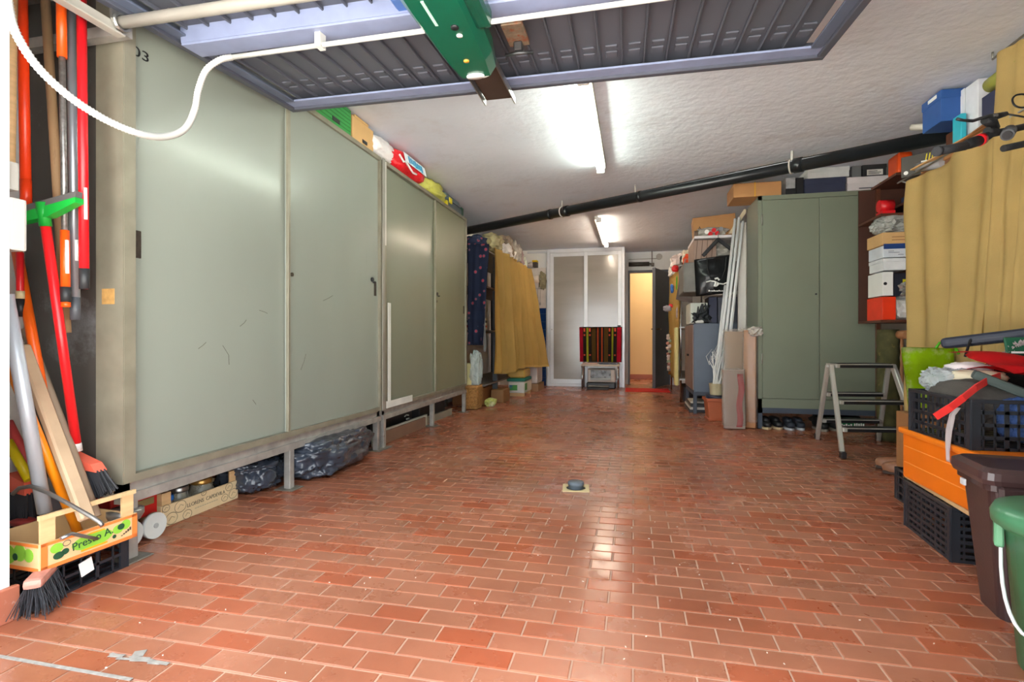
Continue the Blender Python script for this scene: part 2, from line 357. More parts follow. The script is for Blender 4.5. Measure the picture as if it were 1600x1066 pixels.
# ---------------------------------------------------------------- fluorescent lamps
def lamp(label, x, y0, y1, e, col, g=1):
    t = thing('fluorescent_lamp', label, 'lamp', (x, (y0 + y1) / 2, CZ))
    h = (y1 - y0) / 2
    B().bb(0, -h, -.045, .055 * g, h, -.001, .004).make('batten', mat('#d9d8cf', .5), t)
    for sgn in (-1, 1):
        B().bb(-.03, sgn * h - .012, -.085, .04, sgn * h + .012, -.02, .004).make('tube_holder', WPLAST, t)
    B().cyl((-.012 * g, -h + .012, -.066), (-.012 * g, h - .012, -.066), .014, n=14).make('tube', mat(col, .3, var=0, emit=e), t)
    return t
lamp('long white fluorescent tube lamp on the ceiling before the black pipe', -.30, 3.2, 4.95, TUBE1, '#f3ffec')
lamp('shorter warm fluorescent tube lamp on the ceiling above the sliding door', -.45, 7.05, 9.0, TUBE2, '#ffe9cf', -1)

# ---------------------------------------------------------------- black drain pipe across the ceiling
A0 = PZ(749, 357, 2.345); A1 = PZ(1470, 214, 2.345); dv = (A1 - A0).normalized(); P0 = A0 + dv * -.38; P1 = A1 + dv * .06
pt = thing('drain_pipe', 'thick black drain pipe running slantwise below the ceiling', 'pipe', (A0.x, A0.y, 2.345 - .057))
PM = mat('#1d2124', .3, var=.2, vsc=6)
B().cyl(P0, P1, .055, n=28).make('pipe_run', PM, pt, True)
for px, w, r in ((1248, .035, .062), (1000, .02, .058), (885, .03, .062), (860, .02, .06)):
    q = A0 + dv * ((PZ(px, 300, 2.345) - A0).length if 0 else 0)
    # where the run passes this column of the wall
    t_ = min((abs((800 + FPX * ((A0 + dv * s).x * cos(YAW) + (A0 + dv * s).y * sin(YAW)) / (-(A0 + dv * s).x * sin(YAW) + (A0 + dv * s).y * cos(YAW))) - px), s) for s in [k * .01 for k in range(0, 600)])[1]
    q = A0 + dv * t_
    B().cyl(q - dv * w, q + dv * w, r, n=28).make('pipe_socket', PM, pt, True)
    if px in (1248, 885, 1000):
        h = B(); h.cyl((q.x - .05, q.y, q.z + .02), (q.x - .05, q.y, CZ), .007 if px != 1248 else .012, n=8)
        if px != 1000: h.tube([q + Vector((-.05, 0, 0)) * 0 + dv * -.06 + Vector((sin(a) * .0, 0, 0)) + Matrix.Rotation(a, 3, dv) @ (dv.cross(Vector((0, 0, 1))).normalized() * .06) for a in [k * pi / 8 for k in range(16)]], .007, 6, closed=True)
        h.make('hanger_strap', mat('#cfcac2', .6), pt, True)
B().cyl(P1, P1 + dv * .16, .066, n=28).make('elbow', mat('#17191b', .35, bump=.6, bs=40), pt, True)

# ================================================================ OVERHEAD GARAGE DOOR
GD = thing('garage_door', 'open blue-grey corrugated metal up-and-over garage door under the ceiling', 'door', (-1.868, 2.635, 2.172), R(.9), rx=R(3.9))
GW, GL = 2.71, 2.15
b = B(); b.bb(0, -.035, -.035, GW, 0, .035, .003); b.make('end_rail', BLUED, GD)
b = B(); b.bb(.03, -.115, -.022, GW - .03, -.035, -.012, .002); b.make('end_flange', BLUEL, GD)
for x0, x1 in ((0, .035), (GW - .035, GW)):
    b = B(); b.bb(x0, -GL, -.035, x1, -.035, .035, .003); b.make('side_rail', BLUED, GD)
for x0, x1 in ((.035, .085), (GW - .085, GW - .035)):
    b = B(); b.bb(x0, -GL, -.022, x1, -.1, -.012, .002); b.make('side_flange', BLUEG, GD)
pm = B(); pm.bb(-.0495, -GL, .018, .0495, -.04, .026, .002)
pm.bb(-.053, -GL, .002, -.044, -.06, .02, .003); pm.bb(-.02, -.21, .01, .035, -.15, .019, .006); pm.bb(-.02, -.27, .01, .035, -.24, .019, .006)
p0 = pm.make('panel', mat('#565963', .42, var=.1, vsc=4, stretch=(1, .3, 1)), GD); npan = 25
for i in range(npan):
    o = p0 if i == 0 else p0.copy()
    if i: COL.objects.link(o); o.parent = GD
    o.location = (.09 + (i + .5) * (GW - .18) / npan, 0, 0)
b = B()
cy = -.78
b.bb(.06, cy - .055, -.055, GW - .06, cy + .055, -.045, .002); b.bb(.06, cy - .055, -.045, GW - .06, cy - .045, .018); b.bb(.06, cy + .045, -.045, GW - .06, cy + .055, .018)
b.make('cross_member', BLUEL, GD)
# lock latch on the door
lt = B(); lt.bb(.94, -.60, -.05, 1.025, -.42, -.03, .003); l0 = lt.make('latch_plate', mat('#8c7a66', .6, m=.5, var=.3, vsc=30, stain='#9c4a22', ssc=16, sth=.5), GD)
for dx in (.55,): 
    b = B(); b.bb(.965 + dx - .55, -.47, -.085, 1.0 + dx - .55, -.42, -.05, .004); b.tube([(.925, -.43, -.085), (.98, -.45, -.09), (1.04, -.43, -.085)], .008, 8); b.make('latch_handle', mat('#4f5052', .4, m=.7), l0)
l0.location = (.415, -.07, .0)
b = B()
for x in (.13, .19): b.cyl((x, -1.02, -.024), (x, -1.02, -.03), .007, n=8)
b.make('bolt', STEEL, GD)

# --- motor unit under the door
GRN = mat('#04523d', .28, var=.05, coat=.4, stain='#2f8a72', ssc=22, sth=.74); GRND = mat('#0a4638', .4)
MO = thing('garage_door_opener', 'dark green garage door motor housing hanging under the blue-grey door', 'motor', (-.655, 2.21, 1.985))
b = B()
secs = [(-1.05, .125, .012, .085), (-.5, .12, .0, .09), (-.16, .105, -.002, .085), (-.03, .085, .0, .075), (0, .06, .015, .06)]
vsx = []
for y, w, z0, z1 in secs: vsx += [(-w, y, z1), (-w, y, z0 + .035), (-w * .72, y, z0), (w * .72, y, z0), (w, y, z0 + .035), (w, y, z1)]
k = 6; fs = [tuple(range(6))[::-1], tuple(range(24, 30))]
for i in range(4): fs += [(i * k + j, i * k + (j + 1) % k, (i + 1) * k + (j + 1) % k, (i + 1) * k + j) for j in range(k)]
b.poly(vsx, fs); body = b.make('housing', GRN, MO)
b = B(); b.bb(.085, -1.05, .012, .155, -.33, .09, .025, 2); b.make('side_cover', mat('#074636', .25, coat=.4), body)
b = B(); b.lathe([(.001, 0), (.034, 0), (.036, .004), (.034, .008)], (.0, -.045, -.008), 20, 1.1, .62); b.make('end_cap', WPLAST, MO)
b = B(); b.lathe([(.001, 0), (.034, 0), (.034, .004)], (0, 0, 0), 20, 1.15, .35); o = b.make('end_lens', WPLAST, MO); o.location = (.012, .002, .022); o.rotation_euler = (R(-60), 0, 0)
B().lathe([(.001, 0), (.011, 0), (.012, .006)], (.0, -.17, -.006), 12).make('signal_lamp', mat('#f0a03c', .3), MO)
B().lathe([(.001, 0), (.014, 0), (.015, .006)], (.03, -.40, -.006), 14).make('socket', BLACK, MO)
B().lathe([(.001, 0), (.011, 0), (.012, .006)], (.03, -.345, -.005), 14).make('release_button', WPLAST, MO)
B().bb(-.035, -.56, -.0015, -.024, -.42, .006).make('sticker', mat('#a9cbbb', .5), MO)
b = B(); b.bb(-.09, -.1, .118, .05, .45, .126, .001); pl = b.make('guide_plate', mat('#51423c', .45, m=.5), MO)
b = B(); b.bb(-.1, 0, .095, -.094, .46, .128); b.bb(.054, 0, .095, .06, .47, .128); b.make('guide_fin', STEEL, pl)
b = B(); b.bb(-.20, -.46, .092, .36, -.38, .15, .01); b.make('mounting_block', mat('#4a70b4', .45), MO)
b = B(); b.bb(.17, -.465, .088, .28, -.375, .14, .004); b.make('label_plate', WPLAST, MO)

# --- torsion tube, arm and conduit in front of the door
T0, T1 = Vector((-1.845, 1.585, 2.03)), Vector((.74, 1.62, 2.03))
tt = thing('torsion_tube', 'pale grey steel tube on a bracket crossing below the garage door', 'tube', (-1.845, 1.585, 2.0))
B().cyl(T0, T1, .021, n=18).make('tube_run', mat('#b4aea4', .45, m=.3, var=.08), tt, True)
b = B(); b.prism([(-1.84, 1.54, 2.16), (-1.84, 1.64, 2.16), (-1.84, 1.625, 2.02), (-1.84, 1.575, 2.0), (-1.84, 1.55, 2.03)], (-.008, 0, 0)); b.tube([(-1.835, 1.585 + .028 * cos(a), 2.03 + .028 * sin(a)) for a in [k * pi / 8 for k in range(16)]], .007, 6, closed=True)
b.make('bracket', STEEL, tt, True)
b = B(); b.bb(-1.872, 1.02, 1.985, -1.852, 1.6, 2.03, .002); b.bb(-1.872, 1.02, 1.985, -1.835, 1.6, 1.992, .001); b.make('lift_arm', mat('#b9b5ab', .5, m=.3), tt, True)
B().bb(XL, 1.6, 2.0, -1.85, 1.64, 2.04).make('wall_anchor', GREYM, tt, True)
cd = thing('electrical_conduit', 'white conduit, straight under the garage door and corrugated where it loops down', 'conduit', (-1.6, 1.8, 1.6))
CW = mat('#cfcfca', .45, var=.03)
C0 = PZ(352, 91, 2.02); C1 = Vector((.7, C0.y, 2.02))
B().cyl(C0, C1, .0095, n=12).make('rigid_conduit', CW, cd, True)
b = B()
for xx in (-1.2, .25): b.bb(xx - .012, C0.y - .02, 2.008, xx + .012, C0.y + .02, 2.1)
b.make('clip', CW, cd, True)
ctrl = [PZ(362, 89.5, 2.02), PX(343, 94, -1.62), PX(322, 110, -1.66), PX(310, 140, -1.68), PX(304, 172, -1.68), PX(288, 202, -1.68), PX(255, 214, -1.68), PX(215, 208, -1.68), PX(165, 187, -1.70), PX(110, 152, -1.72), PX(60, 106, -1.74), PX(28, 58, -1.76), PX(15, 20, -1.78), PX(8, -40, -1.80), PX(2, -90, -1.83)]
pts = []
for i in range(len(ctrl) - 1):
    p_ = ctrl[max(0, i - 1)]; a_ = ctrl[i]; b_ = ctrl[i + 1]; c_ = ctrl[min(len(ctrl) - 1, i + 2)]
    nseg = max(6, int((b_ - a_).length / .0052))
    for j in range(nseg):
        t = j / nseg
        pts.append(.5 * ((2 * a_) + (b_ - p_) * t + (2 * p_ - 5 * a_ + 4 * b_ - c_) * t * t + (3 * a_ - p_ - 3 * b_ + c_) * t ** 3))
B().tube(pts, [.0132 if i % 2 else .0104 for i in range(len(pts))], 10).make('corrugated_conduit', mat('#cfcfca', .45, var=.02), cd, True)

# ================================================================ LEFT SIDE
XF = -1.91
def cabinet(label, y0, y1, yseam, dmat, first):
    t = thing('storage_cabinet', label, 'cabinet', (XF - .24, (y0 + y1) / 2, 0))
    zb, zt = .305, 2.27
    B().bb(XL + .005, y0 + .002, zb, XF - .045, y1 - .002, zt - .002, .002).make('carcass', CARC, t, True)
    b = B()
    b.bb(XF - .045, y0, zb, XF, y0 + .048, zt); b.bb(XF - .045, y1 - .03, zb, XF, y1, zt)
    b.bb(XF - .045, y0 + .048, zb, XF, y1 - .03, zb + .03); b.bb(XF - .045, y0 + .048, zt - .03, XF, y1 - .03, zt)
    b.bb(XF - .13, y0 - .006, zb, XF - .001, y0 + .004, zt - .002)
    b.make('face_frame', FRAMEM, t, True)
    if first:
        B().bb(XL + .02, y0 - .004, zb + .01, XF - .13, y0 + .003, zt - .01, .001).make('recessed_side', mat('#4d4a46', .38, m=.3, var=.2, vsc=2, stain='#7b7e80', ssc=1.8, sth=.55), t, True)
    for k, (a, c, xo, mm) in enumerate(((y0 + .042, yseam + .012, -.03, dmat[0]), (yseam - .012, y1 - .03, -.016, dmat[1]))):
        d = B().bb(XF + xo - .012, a, zb + .028, XF + xo, c, zt - .028, .003).make('sliding_door', mm, t, True)
        if k == 1:
            B().bb(XF + xo - .002, a, zb + .03, XF + xo + .014, a + .022, zt - .03, .002).make('edge_trim', FRAMEM, d).matrix_parent_inverse.identity()
            bpy.data.objects[d.children[0].name].data.transform(TM[t.name].inverted())
        hy = a + .02 if (k == 0) else c - .065
        h = B().bb(XF + xo - .001, hy, 1.19 if first else 1.15, XF + xo + .004, hy + .035, 1.3 if first else 1.24, .004)
        h.bm.transform(TM[t.name].inverted()); h.make('recessed_pull', mat('#3d332c', .5, m=.4, var=.3, vsc=40), d)
        if k == 1:
            l = B(); yy = a + .52 * (c - a) * 1.75 if first else a + .06
            l.cyl((XF + xo, yy, 1.31), (XF + xo + .012, yy, 1.31), .016, n=12); l.cyl((XF + xo, yy + .02, 1.29), (XF + xo + .025, yy + .02, 1.29), .006, n=8)
            l.bm.transform(TM[t.name].inverted()); l.make('lock', BLACK, d)
            l = B(); l.cyl((XF + xo, a + .045, 1.235), (XF + xo + .01, a + .045, 1.235), .012, n=12); l.bm.transform(TM[t.name].inverted()); l.make('keyhole', mat('#5a5142', .4, m=.6), d)
    b = B(); b.bb(XF - .05, y0, .225, XF - .004, y1, .262); b.bb(XF - .05, y0, .262, XF - .02, y1, .305); b.bb(XL + .01, y0, .225, XL + .05, y1, .305)
    b.bb(XL + .01, y0, .25, XF - .02, y0 + .04, .305); b.bb(XL + .01, y1 - .04, .25, XF - .02, y1, .305)
    b.make('base_rail', GREYM, t, True)
    for xx in (XF - .027, XL + .03):
        for yy in ((y0 + .045, 2.70, y1 - .035) if first else (y0 + .03, 4.93, y1 - .03)):
            l = B().bb(xx - .02, yy - .02, .004, xx + .02, yy + .02, .25, .002).make('leg', GREYM, t, True)
            fp = B().bb(xx - .06, yy - .055, 0, xx + .06, yy + .055, .006, .002); fp.bm.transform(TM[t.name].inverted()); fp.make('foot_plate', mat('#7f7a70', .6, m=.4, var=.3, vsc=30), l)
    return t
c1 = cabinet('grey-green sheet-metal cabinet with two sliding doors, the larger one nearest the garage door', 1.66, 3.80, 2.67, (SAGE, SAGE), True)
c2 = cabinet('darker olive metal sliding-door cabinet with a white edge strip, farther from the garage door', 3.84, 5.97, 4.98, (SAGE2, mat('#7f7f66', .4, var=.06, vsc=1.6, stain='#68654c', ssc=5, sth=.66, stretch=(1, 1, .35))), False)
b = B(); b.bb(XF - .001, 3.905, .36, XF + .004, 3.955, 1.15, .001); b.bb(XF - .001, 3.88, .31, XF + .006, 4.38, .365, .001); b.make('white_strip', mat('#dcdad4', .5), c2, True)
b = B(); b.bb(XF + .004, 3.8, .3, XF + .012, 3.84, 2.27, .001); b.make('joint_cover', mat('#a6a39a', .35, m=.5), c2, True)
B().bb(XF + .0, 3.845, 1.6, XF + .003, 3.875, 2.26).make('white_strip', mat('#dcdad4', .5), c2, True)
tx = text('003', .055, BLACK, c1, TM[c1.name].inverted() @ PX(213, 81, XF - .028), FX, sx=1.5)
B().bb(XF - .1, 1.653, 1.0, XF - .04, 1.655, 1.06).make('torn_tape', mat('#b98e52', .7, var=.2, vsc=40), c1, True)
# scratches on the doors
b = B(); SCM = mat('#4a4438', .6)
for (p, q, bend) in (((348, 540), (358, 570), 6), ((470, 578), (478, 553), 2), ((375, 510), (385, 500), 2), ((405, 485), (418, 490), 3), ((310, 545), (322, 535), 1), ((395, 625), (400, 632), 0), ((505, 470), (520, 462), 2)):
    A = PX(*p, XF - .0155 if p[0] > 455 else XF - .0295); C = PX(*q, A.x); m_ = (A + C) / 2 + Vector((0, bend * .003, 0))
    b.tube([A, m_, C], .0012, 4)
b.make('scratches', SCM, c1, True)

# --- things on top of the cabinets
def Yx(px, X): return PX(px, 300, X).y
zt = 2.272
def carton(name, label, cat, c, sz, M, rz=0., lid=None, slots=0, group=None, tape=None, slotM=None):
    """c = centre of the base"""
    t = thing(name, label, cat, c, rz, group)
    sx, sy, sz_ = sz; h = sz_
    if lid:
        lh = lid if isinstance(lid, float) else h * .35
        B().bb(-sx / 2 + .004, -sy / 2 + .004, 0, sx / 2 - .004, sy / 2 - .004, h - .004, .002).make('box_body', M, t)
        B().bb(-sx / 2, -sy / 2, h - lh, sx / 2, sy / 2, h, .003).make('lid', M, t)
    else:
        B().bb(-sx / 2, -sy / 2, 0, sx / 2, sy / 2, h, .003).make('box_body', M, t)
        b = B(); b.bb(-sx / 2 + .001, -.0012, h, sx / 2 - .001, .0012, h + .0012); b.make('flap_edge', CARDD if M in (CARD, CARDL) else M, t)
    if tape:
        B().bb(-.022, -sy / 2 - .001, 0, .022, sy / 2 + .001, h + .002).make('tape', tape, t)
    return t
def slot(t, y, z, w, h, x, name='hand_slot'):
    B().bb(x - .002, y - w / 2, z, x + .002, y + w / 2, z + h, .002).make(name, BLACK, t)
xf2 = XF - .015
GB = mat('#2e9b46', .45, var=.05)
t = carton('storage_box', 'green ribbed plastic box on the cabinet partly behind the garage door', 'box', (xf2 - .15, 2.95, zt), (.3, .84, .185), GB, slots=1)
b = B()
for i in range(6): b.bb(.15, -.41, .03 + i * .026, .153, .41, .036 + i * .026)
b.make('rib', mat('#258a3b', .45), t)
slot(t, -.08, .025, .09, .03, .155); slot(t, .22, .025, .09, .03, .155)
ya, yb = Yx(550, xf2), Yx(584, xf2)
t = carton('cardboard_box', 'tan cardboard box with a black slot on the cabinet beside the green box', 'box', (xf2 - .15, (ya + yb) / 2, zt), (.3, yb - ya - .01, .165), CARDL)
slot(t, .02, .02, .07, .026, .152)
B().bb(.05, -.12, .165, .15, .08, .185, .003).make('raised_flap', CARDL, t)
# red and white pack
PKW = mat('#efe9ea', .3, bump=.6, bs=26, var=.05); PKR = mat('#e3202c', .3, bump=.4, bs=20, var=.08)
pk = thing('plastic_pack', 'red and white plastic pack with blue lettering on the cabinet', 'pack', (xf2 - .17, 4.05, zt))
b = B(); b.blob((.04, -.19, .09), (.33, .46, .19), .12, 2.6, 3, 4, False, zmin=0); b.make('white_wrap', PKW, pk)
b = B(); b.blob((.05, .27, .09), (.37, .80, .19), .1, 2.2, 5, 4, False, zmin=0); rw = b.make('red_wrap', PKR, pk)
b = B(); b.box((0, 0, 0), (.004, .46, .085), .002, M=Matrix.Translation((.232, .30, .115)) @ Matrix.Rotation(R(-14), 4, 'Y')); b.make('label_panel', mat('#e6eef2', .4), rw)
b = B()
for i in range(7):
    y_ = .16 + i * .045; b.box((0, 0, 0), (.003, .032, .05 if i % 3 else .062), .001, M=Matrix.Translation((.236 - .0, y_, .113)) @ Matrix.Rotation(R(-14), 4, 'Y') @ Matrix.Rotation(R(8 * (i % 2)), 4, 'X'))
o = b.make('blurred_lettering', mat('#2f9cc9', .4), rw); o['kind'] = 'stuff'
b = B(); b.tube([(.238, -.04, .09), (.242, .03, .055), (.242, .07, .07), (.242, .22, .02), (.24, .30, .03)], .009, 6); b.make('zigzag_print', PKW, rw)
# yellow-green bag and toolbox
b = B(); b.blob((xf2 - .13, 5.03, zt + .085), (.32, .66, .18), .22, 2.6, 11, 4, False, zmin=zt); b.top('plastic_bag', mat('#c3bf5a', .35, var=.2, vsc=9, bump=.5, bs=30), 'crumpled yellow-green plastic bag on the olive cabinet', 'bag')
tb_ = thing('toolbox', 'grey-blue plastic toolbox with a yellow latch on the far cabinet end', 'toolbox', (xf2 - .13, 5.62, zt))
B().bb(-.12, -.24, 0, .12, .24, .085, .012).make('tray', mat('#55626b', .4), tb_)
b = B(); b.prism([(-.12, -.24, .088), (.12, -.24, .088), (.08, -.2, .165), (-.08, -.2, .165)], (0, .44, 0)); b.make('lid', mat('#65757c', .4), tb_)
B().bb(.12, -.21, .05, .132, -.13, .11, .003).make('latch', mat('#e8d21e', .4), tb_)
B().bb(xf2 - .2, 5.885, zt, xf2 - .02, 5.955, zt + .12, .01).top('storage_tub', mat('#2f5a45', .4), 'small dark green tub at the far end of the cabinets', 'tub')
B().bb(xf2 - .05, 5.325, zt, xf2 + .0, 5.37, zt + .06, .006).top('yellow_block', mat('#e6d31c', .4), 'small yellow block between yellow-green bag and toolbox', 'block')

# --- under the cabinets
def fruit_crate(label, loc, rz, L, D, H, M, post=.07, gap=0.):
    t = thing('fruit_crate', label, 'crate', loc, rz)
    B().bb(-L / 2, -D / 2, 0, L / 2, D / 2, .008).make('base_board', M, t)
    for s in (-1, 1):
        B().bb(-L / 2, s * D / 2 - .004, .0, L / 2, s * D / 2 + .004, H, .001).make('side_panel', M, t)
        B().bb(s * L / 2 - .004, -D / 2, 0, s * L / 2 + .004, D / 2, H, .001).make('end_panel', M, t)
        for q in (-1, 1):
            b = B(); b.prism([(s * (L / 2 - .006), q * (D / 2 - .006), 0), (s * (L / 2 - .055), q * (D / 2 - .006), 0), (s * (L / 2 - .006), q * (D / 2 - .055), 0)], (0, 0, H + post)); b.make('corner_post', WOODL, t)
    return t
# printed pale crate: long side faces the aisle
fc = fruit_crate('pale printed wooden fruit crate holding jars under the large cabinet', ((-2.10 - .15), 2.245, 0), pi / 2, .475, .3, .098, PLY, .055)
INK = mat('#6a6152', .7); INKL = mat('#a99e86', .7)
text('LLORENS  CAPDEVILA', .026, INK, fc, (.02, -.1555, .06), FNY, sx=.95)
b = B()
for i in range(10): b.bb(-.055 + i * .015, -.1556, .032, -.044 + i * .015, -.155, .036)
o = b.make('blurred_print', INKL, fc); o['kind'] = 'stuff'
b = B()
for x, z, r in ((-.14, .07, .03), (-.19, .03, .03), (-.22, .085, .018), (.0, .094, .014), (.17, .078, .022), (.2, .035, .028), (-.1, .02, .024), (.14, .03, .02)):
    b.tube([(x + r * 1.1 * cos(a), -.1555, z + r * sin(a) * .9) for a in [k * pi / 8 for k in range(16)]], .0012, 4, closed=True)
    b.tube([(x - r * .5, -.1555, z - r * .3), (x, -.1555, z + r * .3), (x + r * .6, -.1555, z)], .001, 4)
o = b.make('line_drawings', INK, fc); o['kind'] = 'stuff'
JG = mat('#b9b6a6', .06, var=.1, tr=.55); BRASS = mat('#b98f4f', .3, m=.7)
def jar(label, x, y, r, h, lidM):
    j = thing('glass_jar', label, 'jar', (x, y, .009), 0)
    B().lathe([(r * .9, 0), (r, .01), (r, h * .75), (r * .8, h * .92), (r * .8, h)], n=20).make('glass', JG, j)
    B().lathe([(r * .86, h - .005), (r * .88, h), (r * .88, h + .018), (r * .8, h + .022), (.001, h + .022)], n=20).make('lid', lidM, j)
jar('wide glass jar with a brass lid in the pale fruit crate', -2.19, 2.33, .058, .112, BRASS)
jar('glass jar with a grey lid beside a blue one in the crate', -2.2, 2.2, .05, .105, STEEL)
jar('glass jar with a blue lid at the near end of the pale crate', -2.16, 2.09, .035, .095, mat('#2a6cc0', .4))
b = B(); b.bb(-2.34, 2.38, .009, -2.26, 2.46, .15, .01); b.top('metal_tin', mat('#7f5e35', .5), 'brown tin at the far end of the pale fruit crate', 'tin')
# red case with two white wheels
rc = thing('toy_cart', 'red wooden cart with white disc wheels under the near cabinet corner', 'cart', (-2.17, 1.9, .0), 0)
B().bb(-.17, -.13, .075, .06, .095, .205, .004).make('cart_body', mat('#c01f1c', .4, var=.06), rc)
B().bb(.06, -.03, .125, .063, .075, .155, .001).make('label_plate', mat('#8f7e50', .5), rc)
for y in (-.115, .0):
    w = B(); w.cyl((.13, y, .056), (.152, y, .056), .055, n=32); wh = w.make('wheel', mat('#c9ccc8', .5, var=.06), rc)
    w = B(); w.cyl((.152, y, .056), (.156, y, .056), .011, n=14); w.make('hub', mat('#9fa3a2', .5), wh)
b = B(); b.cyl((-.1, -.115, .056), (.13, -.115, .056), .008, n=8); b.cyl((-.1, 0, .056), (.13, 0, .056), .008, n=8); b.make('axle', STEEL, rc)
# black refuse sacks
BAGM = mat('#353c48', .27, var=.25, vsc=8, bump=.45, bs=11, coat=.3)
b = B(); b.blob((-2.0, 3.2, .125), (.40, .92, .25), .17, 2.0, 21, 5, False, zmin=0, rz=R(4)); b.top('refuse_sack', BAGM, 'large crumpled black plastic sack under the cabinet behind the middle leg', 'sack')
b = B(); b.blob((-2.13, 2.62, .1), (.3, .34, .19), .18, 2.0, 8, 5, False, zmin=0); b.top('refuse_sack', BAGM, 'smaller black plastic sack under the cabinet in front of the large sack', 'sack')
B().bb(-2.39, 2.5, 0, -2.3, 2.6, .16, .005).top('terracotta_block', mat('#8a4a30', .7), 'reddish clay block in the shade beside the smaller black sack', 'block')
# strips and boxes under the olive cabinet
b = B(); b.box((-1.99, 4.36, .05), (.02, .98, .1), .002, rz=R(-1)); b.top('wooden_board', mat('#7a5b48', .6), 'brown board on edge under the olive cabinet', 'board')
b = B(); b.box((-2.02, 4.42, .055), (.022, 1.08, .11), .002, rz=R(-1)); b.top('wooden_board', mat('#c9c8b8', .5), 'pale board on edge behind the brown board under the olive cabinet', 'board')
b = B(); b.box((-2.03, 5.3, .035), (.03, .8, .07), .002, rz=R(-2)); b.top('wooden_board', mat('#8c8474', .6), 'long grey batten lying under the far end of the olive cabinet', 'board')
t = thing('storage_crate', 'black box with a small white print under the olive cabinet', 'box', (-2.22, 4.4, 0))
B().bb(-.12, -.4, 0, .12, .42, .2, .01).make('box_body', BLACK, t)
b = B(); b.tube([(.122, .24, .13), (.122, .28, .14), (.122, .33, .13)], .006, 6); b.tube([(.122, .28, .1), (.122, .34, .1)], .007, 6); b.make('print', WPLAST, t)
B().bb(-2.36, 5.0, 0, -2.1, 5.75, .18, .01).top('storage_crate', mat('#2b2a2c', .6), 'dark box behind the batten under the olive cabinet', 'box')

# --- niche between the front wall and the cabinet: tools
def pole(name, label, p, q, r, M, parts=(), Y=1.5, Y2=None, group=None):
    """a shaft from p (top, px) to q (bottom, px); parts = (name, from, to, radius, material) as fractions of its length"""
    A = PY(*p, Y); C = PY(*q, Y2 or Y); t = thing(name, label, 'pole', C, group=group)
    B().cyl(A, C, r, n=14).make('shaft', M, t, True)
    for nm, f0, f1, rr, mm in parts:
        a_ = A.lerp(C, f0); c_ = A.lerp(C, f1)
        if rr == 0: rr = .006; o3 = Vector((.0125, -.003, 0)); a_ = a_ + o3; c_ = c_ + o3
        B().cyl(a_, c_, rr, n=14).make(nm, mm, t, True)
    return t
GRIP = mat('#2b2c2e', .5); ALP = mat('#9a9ea4', .32, m=.6, var=.05)
rack = thing('tool_rack', 'steel tool rail across the top of the niche', 'rack', (-2.1, 1.6, 2.2))
b = B(); b.bb(XL, 1.6, 2.19, -1.93, 1.63, 2.22, .003); b.make('rail', STEEL, rack, True)
b = B()
for x in (-2.36, -2.3, -2.22, -2.17, -2.13, -2.09): b.tube([(x, 1.6, 2.2), (x, 1.5, 2.2), (x, 1.47, 2.23)], .005, 6)
b.make('hook', STEEL, rack, True)
pole('hanging_pole', 'red metal pole with a black tip hanging against the cabinet side', (127, -40), (132, 452), .0155, RED, (('end_cap', .935, 1.0, .0165, GRIP), ('sticker', .68, .78, .0, WPLAST)), 1.52)
pole('hanging_pole', 'grey metal pole with a dark tip hanging between the red and orange-gripped poles', (111, -40), (118, 500), .0155, ALP, (('end_cap', .935, 1.0, .0165, mat('#4a4d52', .5)), ('sticker', .77, .83, .0, WPLAST)), 1.54)
pole('telescopic_pole', 'worn metal pole with orange plastic grips at both ends', (95, -40), (103, 480), .010, mat('#8f8d8a', .35, m=.7, var=.3, vsc=60), (('upper_grip', 0, .25, .0155, ORANGE), ('lower_grip', .77, .94, .0145, ORANGE), ('grip_ring', .94, .985, .0165, GRIP), ('end_cap', .985, 1., .0145, ORANGE), ('sticker', .80, .9, .0, WPLAST)), 1.5)
pole('wooden_pole', 'long brown wooden tool handle leaning behind the green squeegee', (69, -30), (104, 520), .0155, WOODO, (), 1.56)
pole('hanging_pole', 'bright orange-red pole standing beside the white switch boxes', (34, -40), (41, 325), .0165, mat('#ee3f12', .35), (('lower_section', .88, 1, .0175, mat('#ee3f12', .35)),), 1.5)
pole('wooden_pole', 'pale wooden tool handle at the edge of the white pillar', (18, -60), (13, 290), .0185, WOODL, (), 1.42)
pole('hanging_pole', 'orange pole slanting down behind the wooden handles', (26, 390), (73, 652), .0175, mat('#f0620f', .35), (), 1.56, 1.5)
pole('umbrella', 'thin red and black pole end below the switch boxes', (31, 395), (32, 495), .012, RED, (('ring', .60, .72, .0135, mat('#d8c79a', .5)), ('end_cap', .72, 1, .0135, BLACK)), 1.52)
b = B(); A = PY(9, 460, 1.30); C = PY(70, 800, 1.42); b.cyl(A, C, .021, n=18); b.top('aluminium_pole', mat('#b8bec6', .35, m=.3, var=.03), 'thick pale aluminium pole leaning in the fruit crate', 'pole')
b = B(); A = PY(34, 540, 1.48); C = PY(136, 812, 1.46); d_ = (C - A); Mb = Matrix.Translation((A + C) / 2) @ d_.to_track_quat('Z', 'Y').to_matrix().to_4x4(); b.box((0, 0, 0), (.046, .03, d_.length), .006, M=Mb); b.top('wooden_plank', mat('#b99e80', .7, var=.15, vsc=6, stain='#8f7458', ssc=7, sth=.6), 'pale worn wooden plank leaning in the fruit crate', 'plank')
b = B(); A = PY(40, 515, 1.53); C = PY(150, 808, 1.53); b.cyl(A, C, .017, n=12); b.top('wooden_pole', mat('#94806b', .7, var=.15, vsc=8), 'grey weathered wooden handle leaning behind the pale plank', 'pole')
b = B(); A = PY(10, 560, 1.36); C = PY(122, 832, 1.51); b.cyl(A, C, .0155, n=14); o_ = b
orp = thing('orange_pole', 'shiny orange tool handle with grey end resting in the fruit crate', 'pole', C)
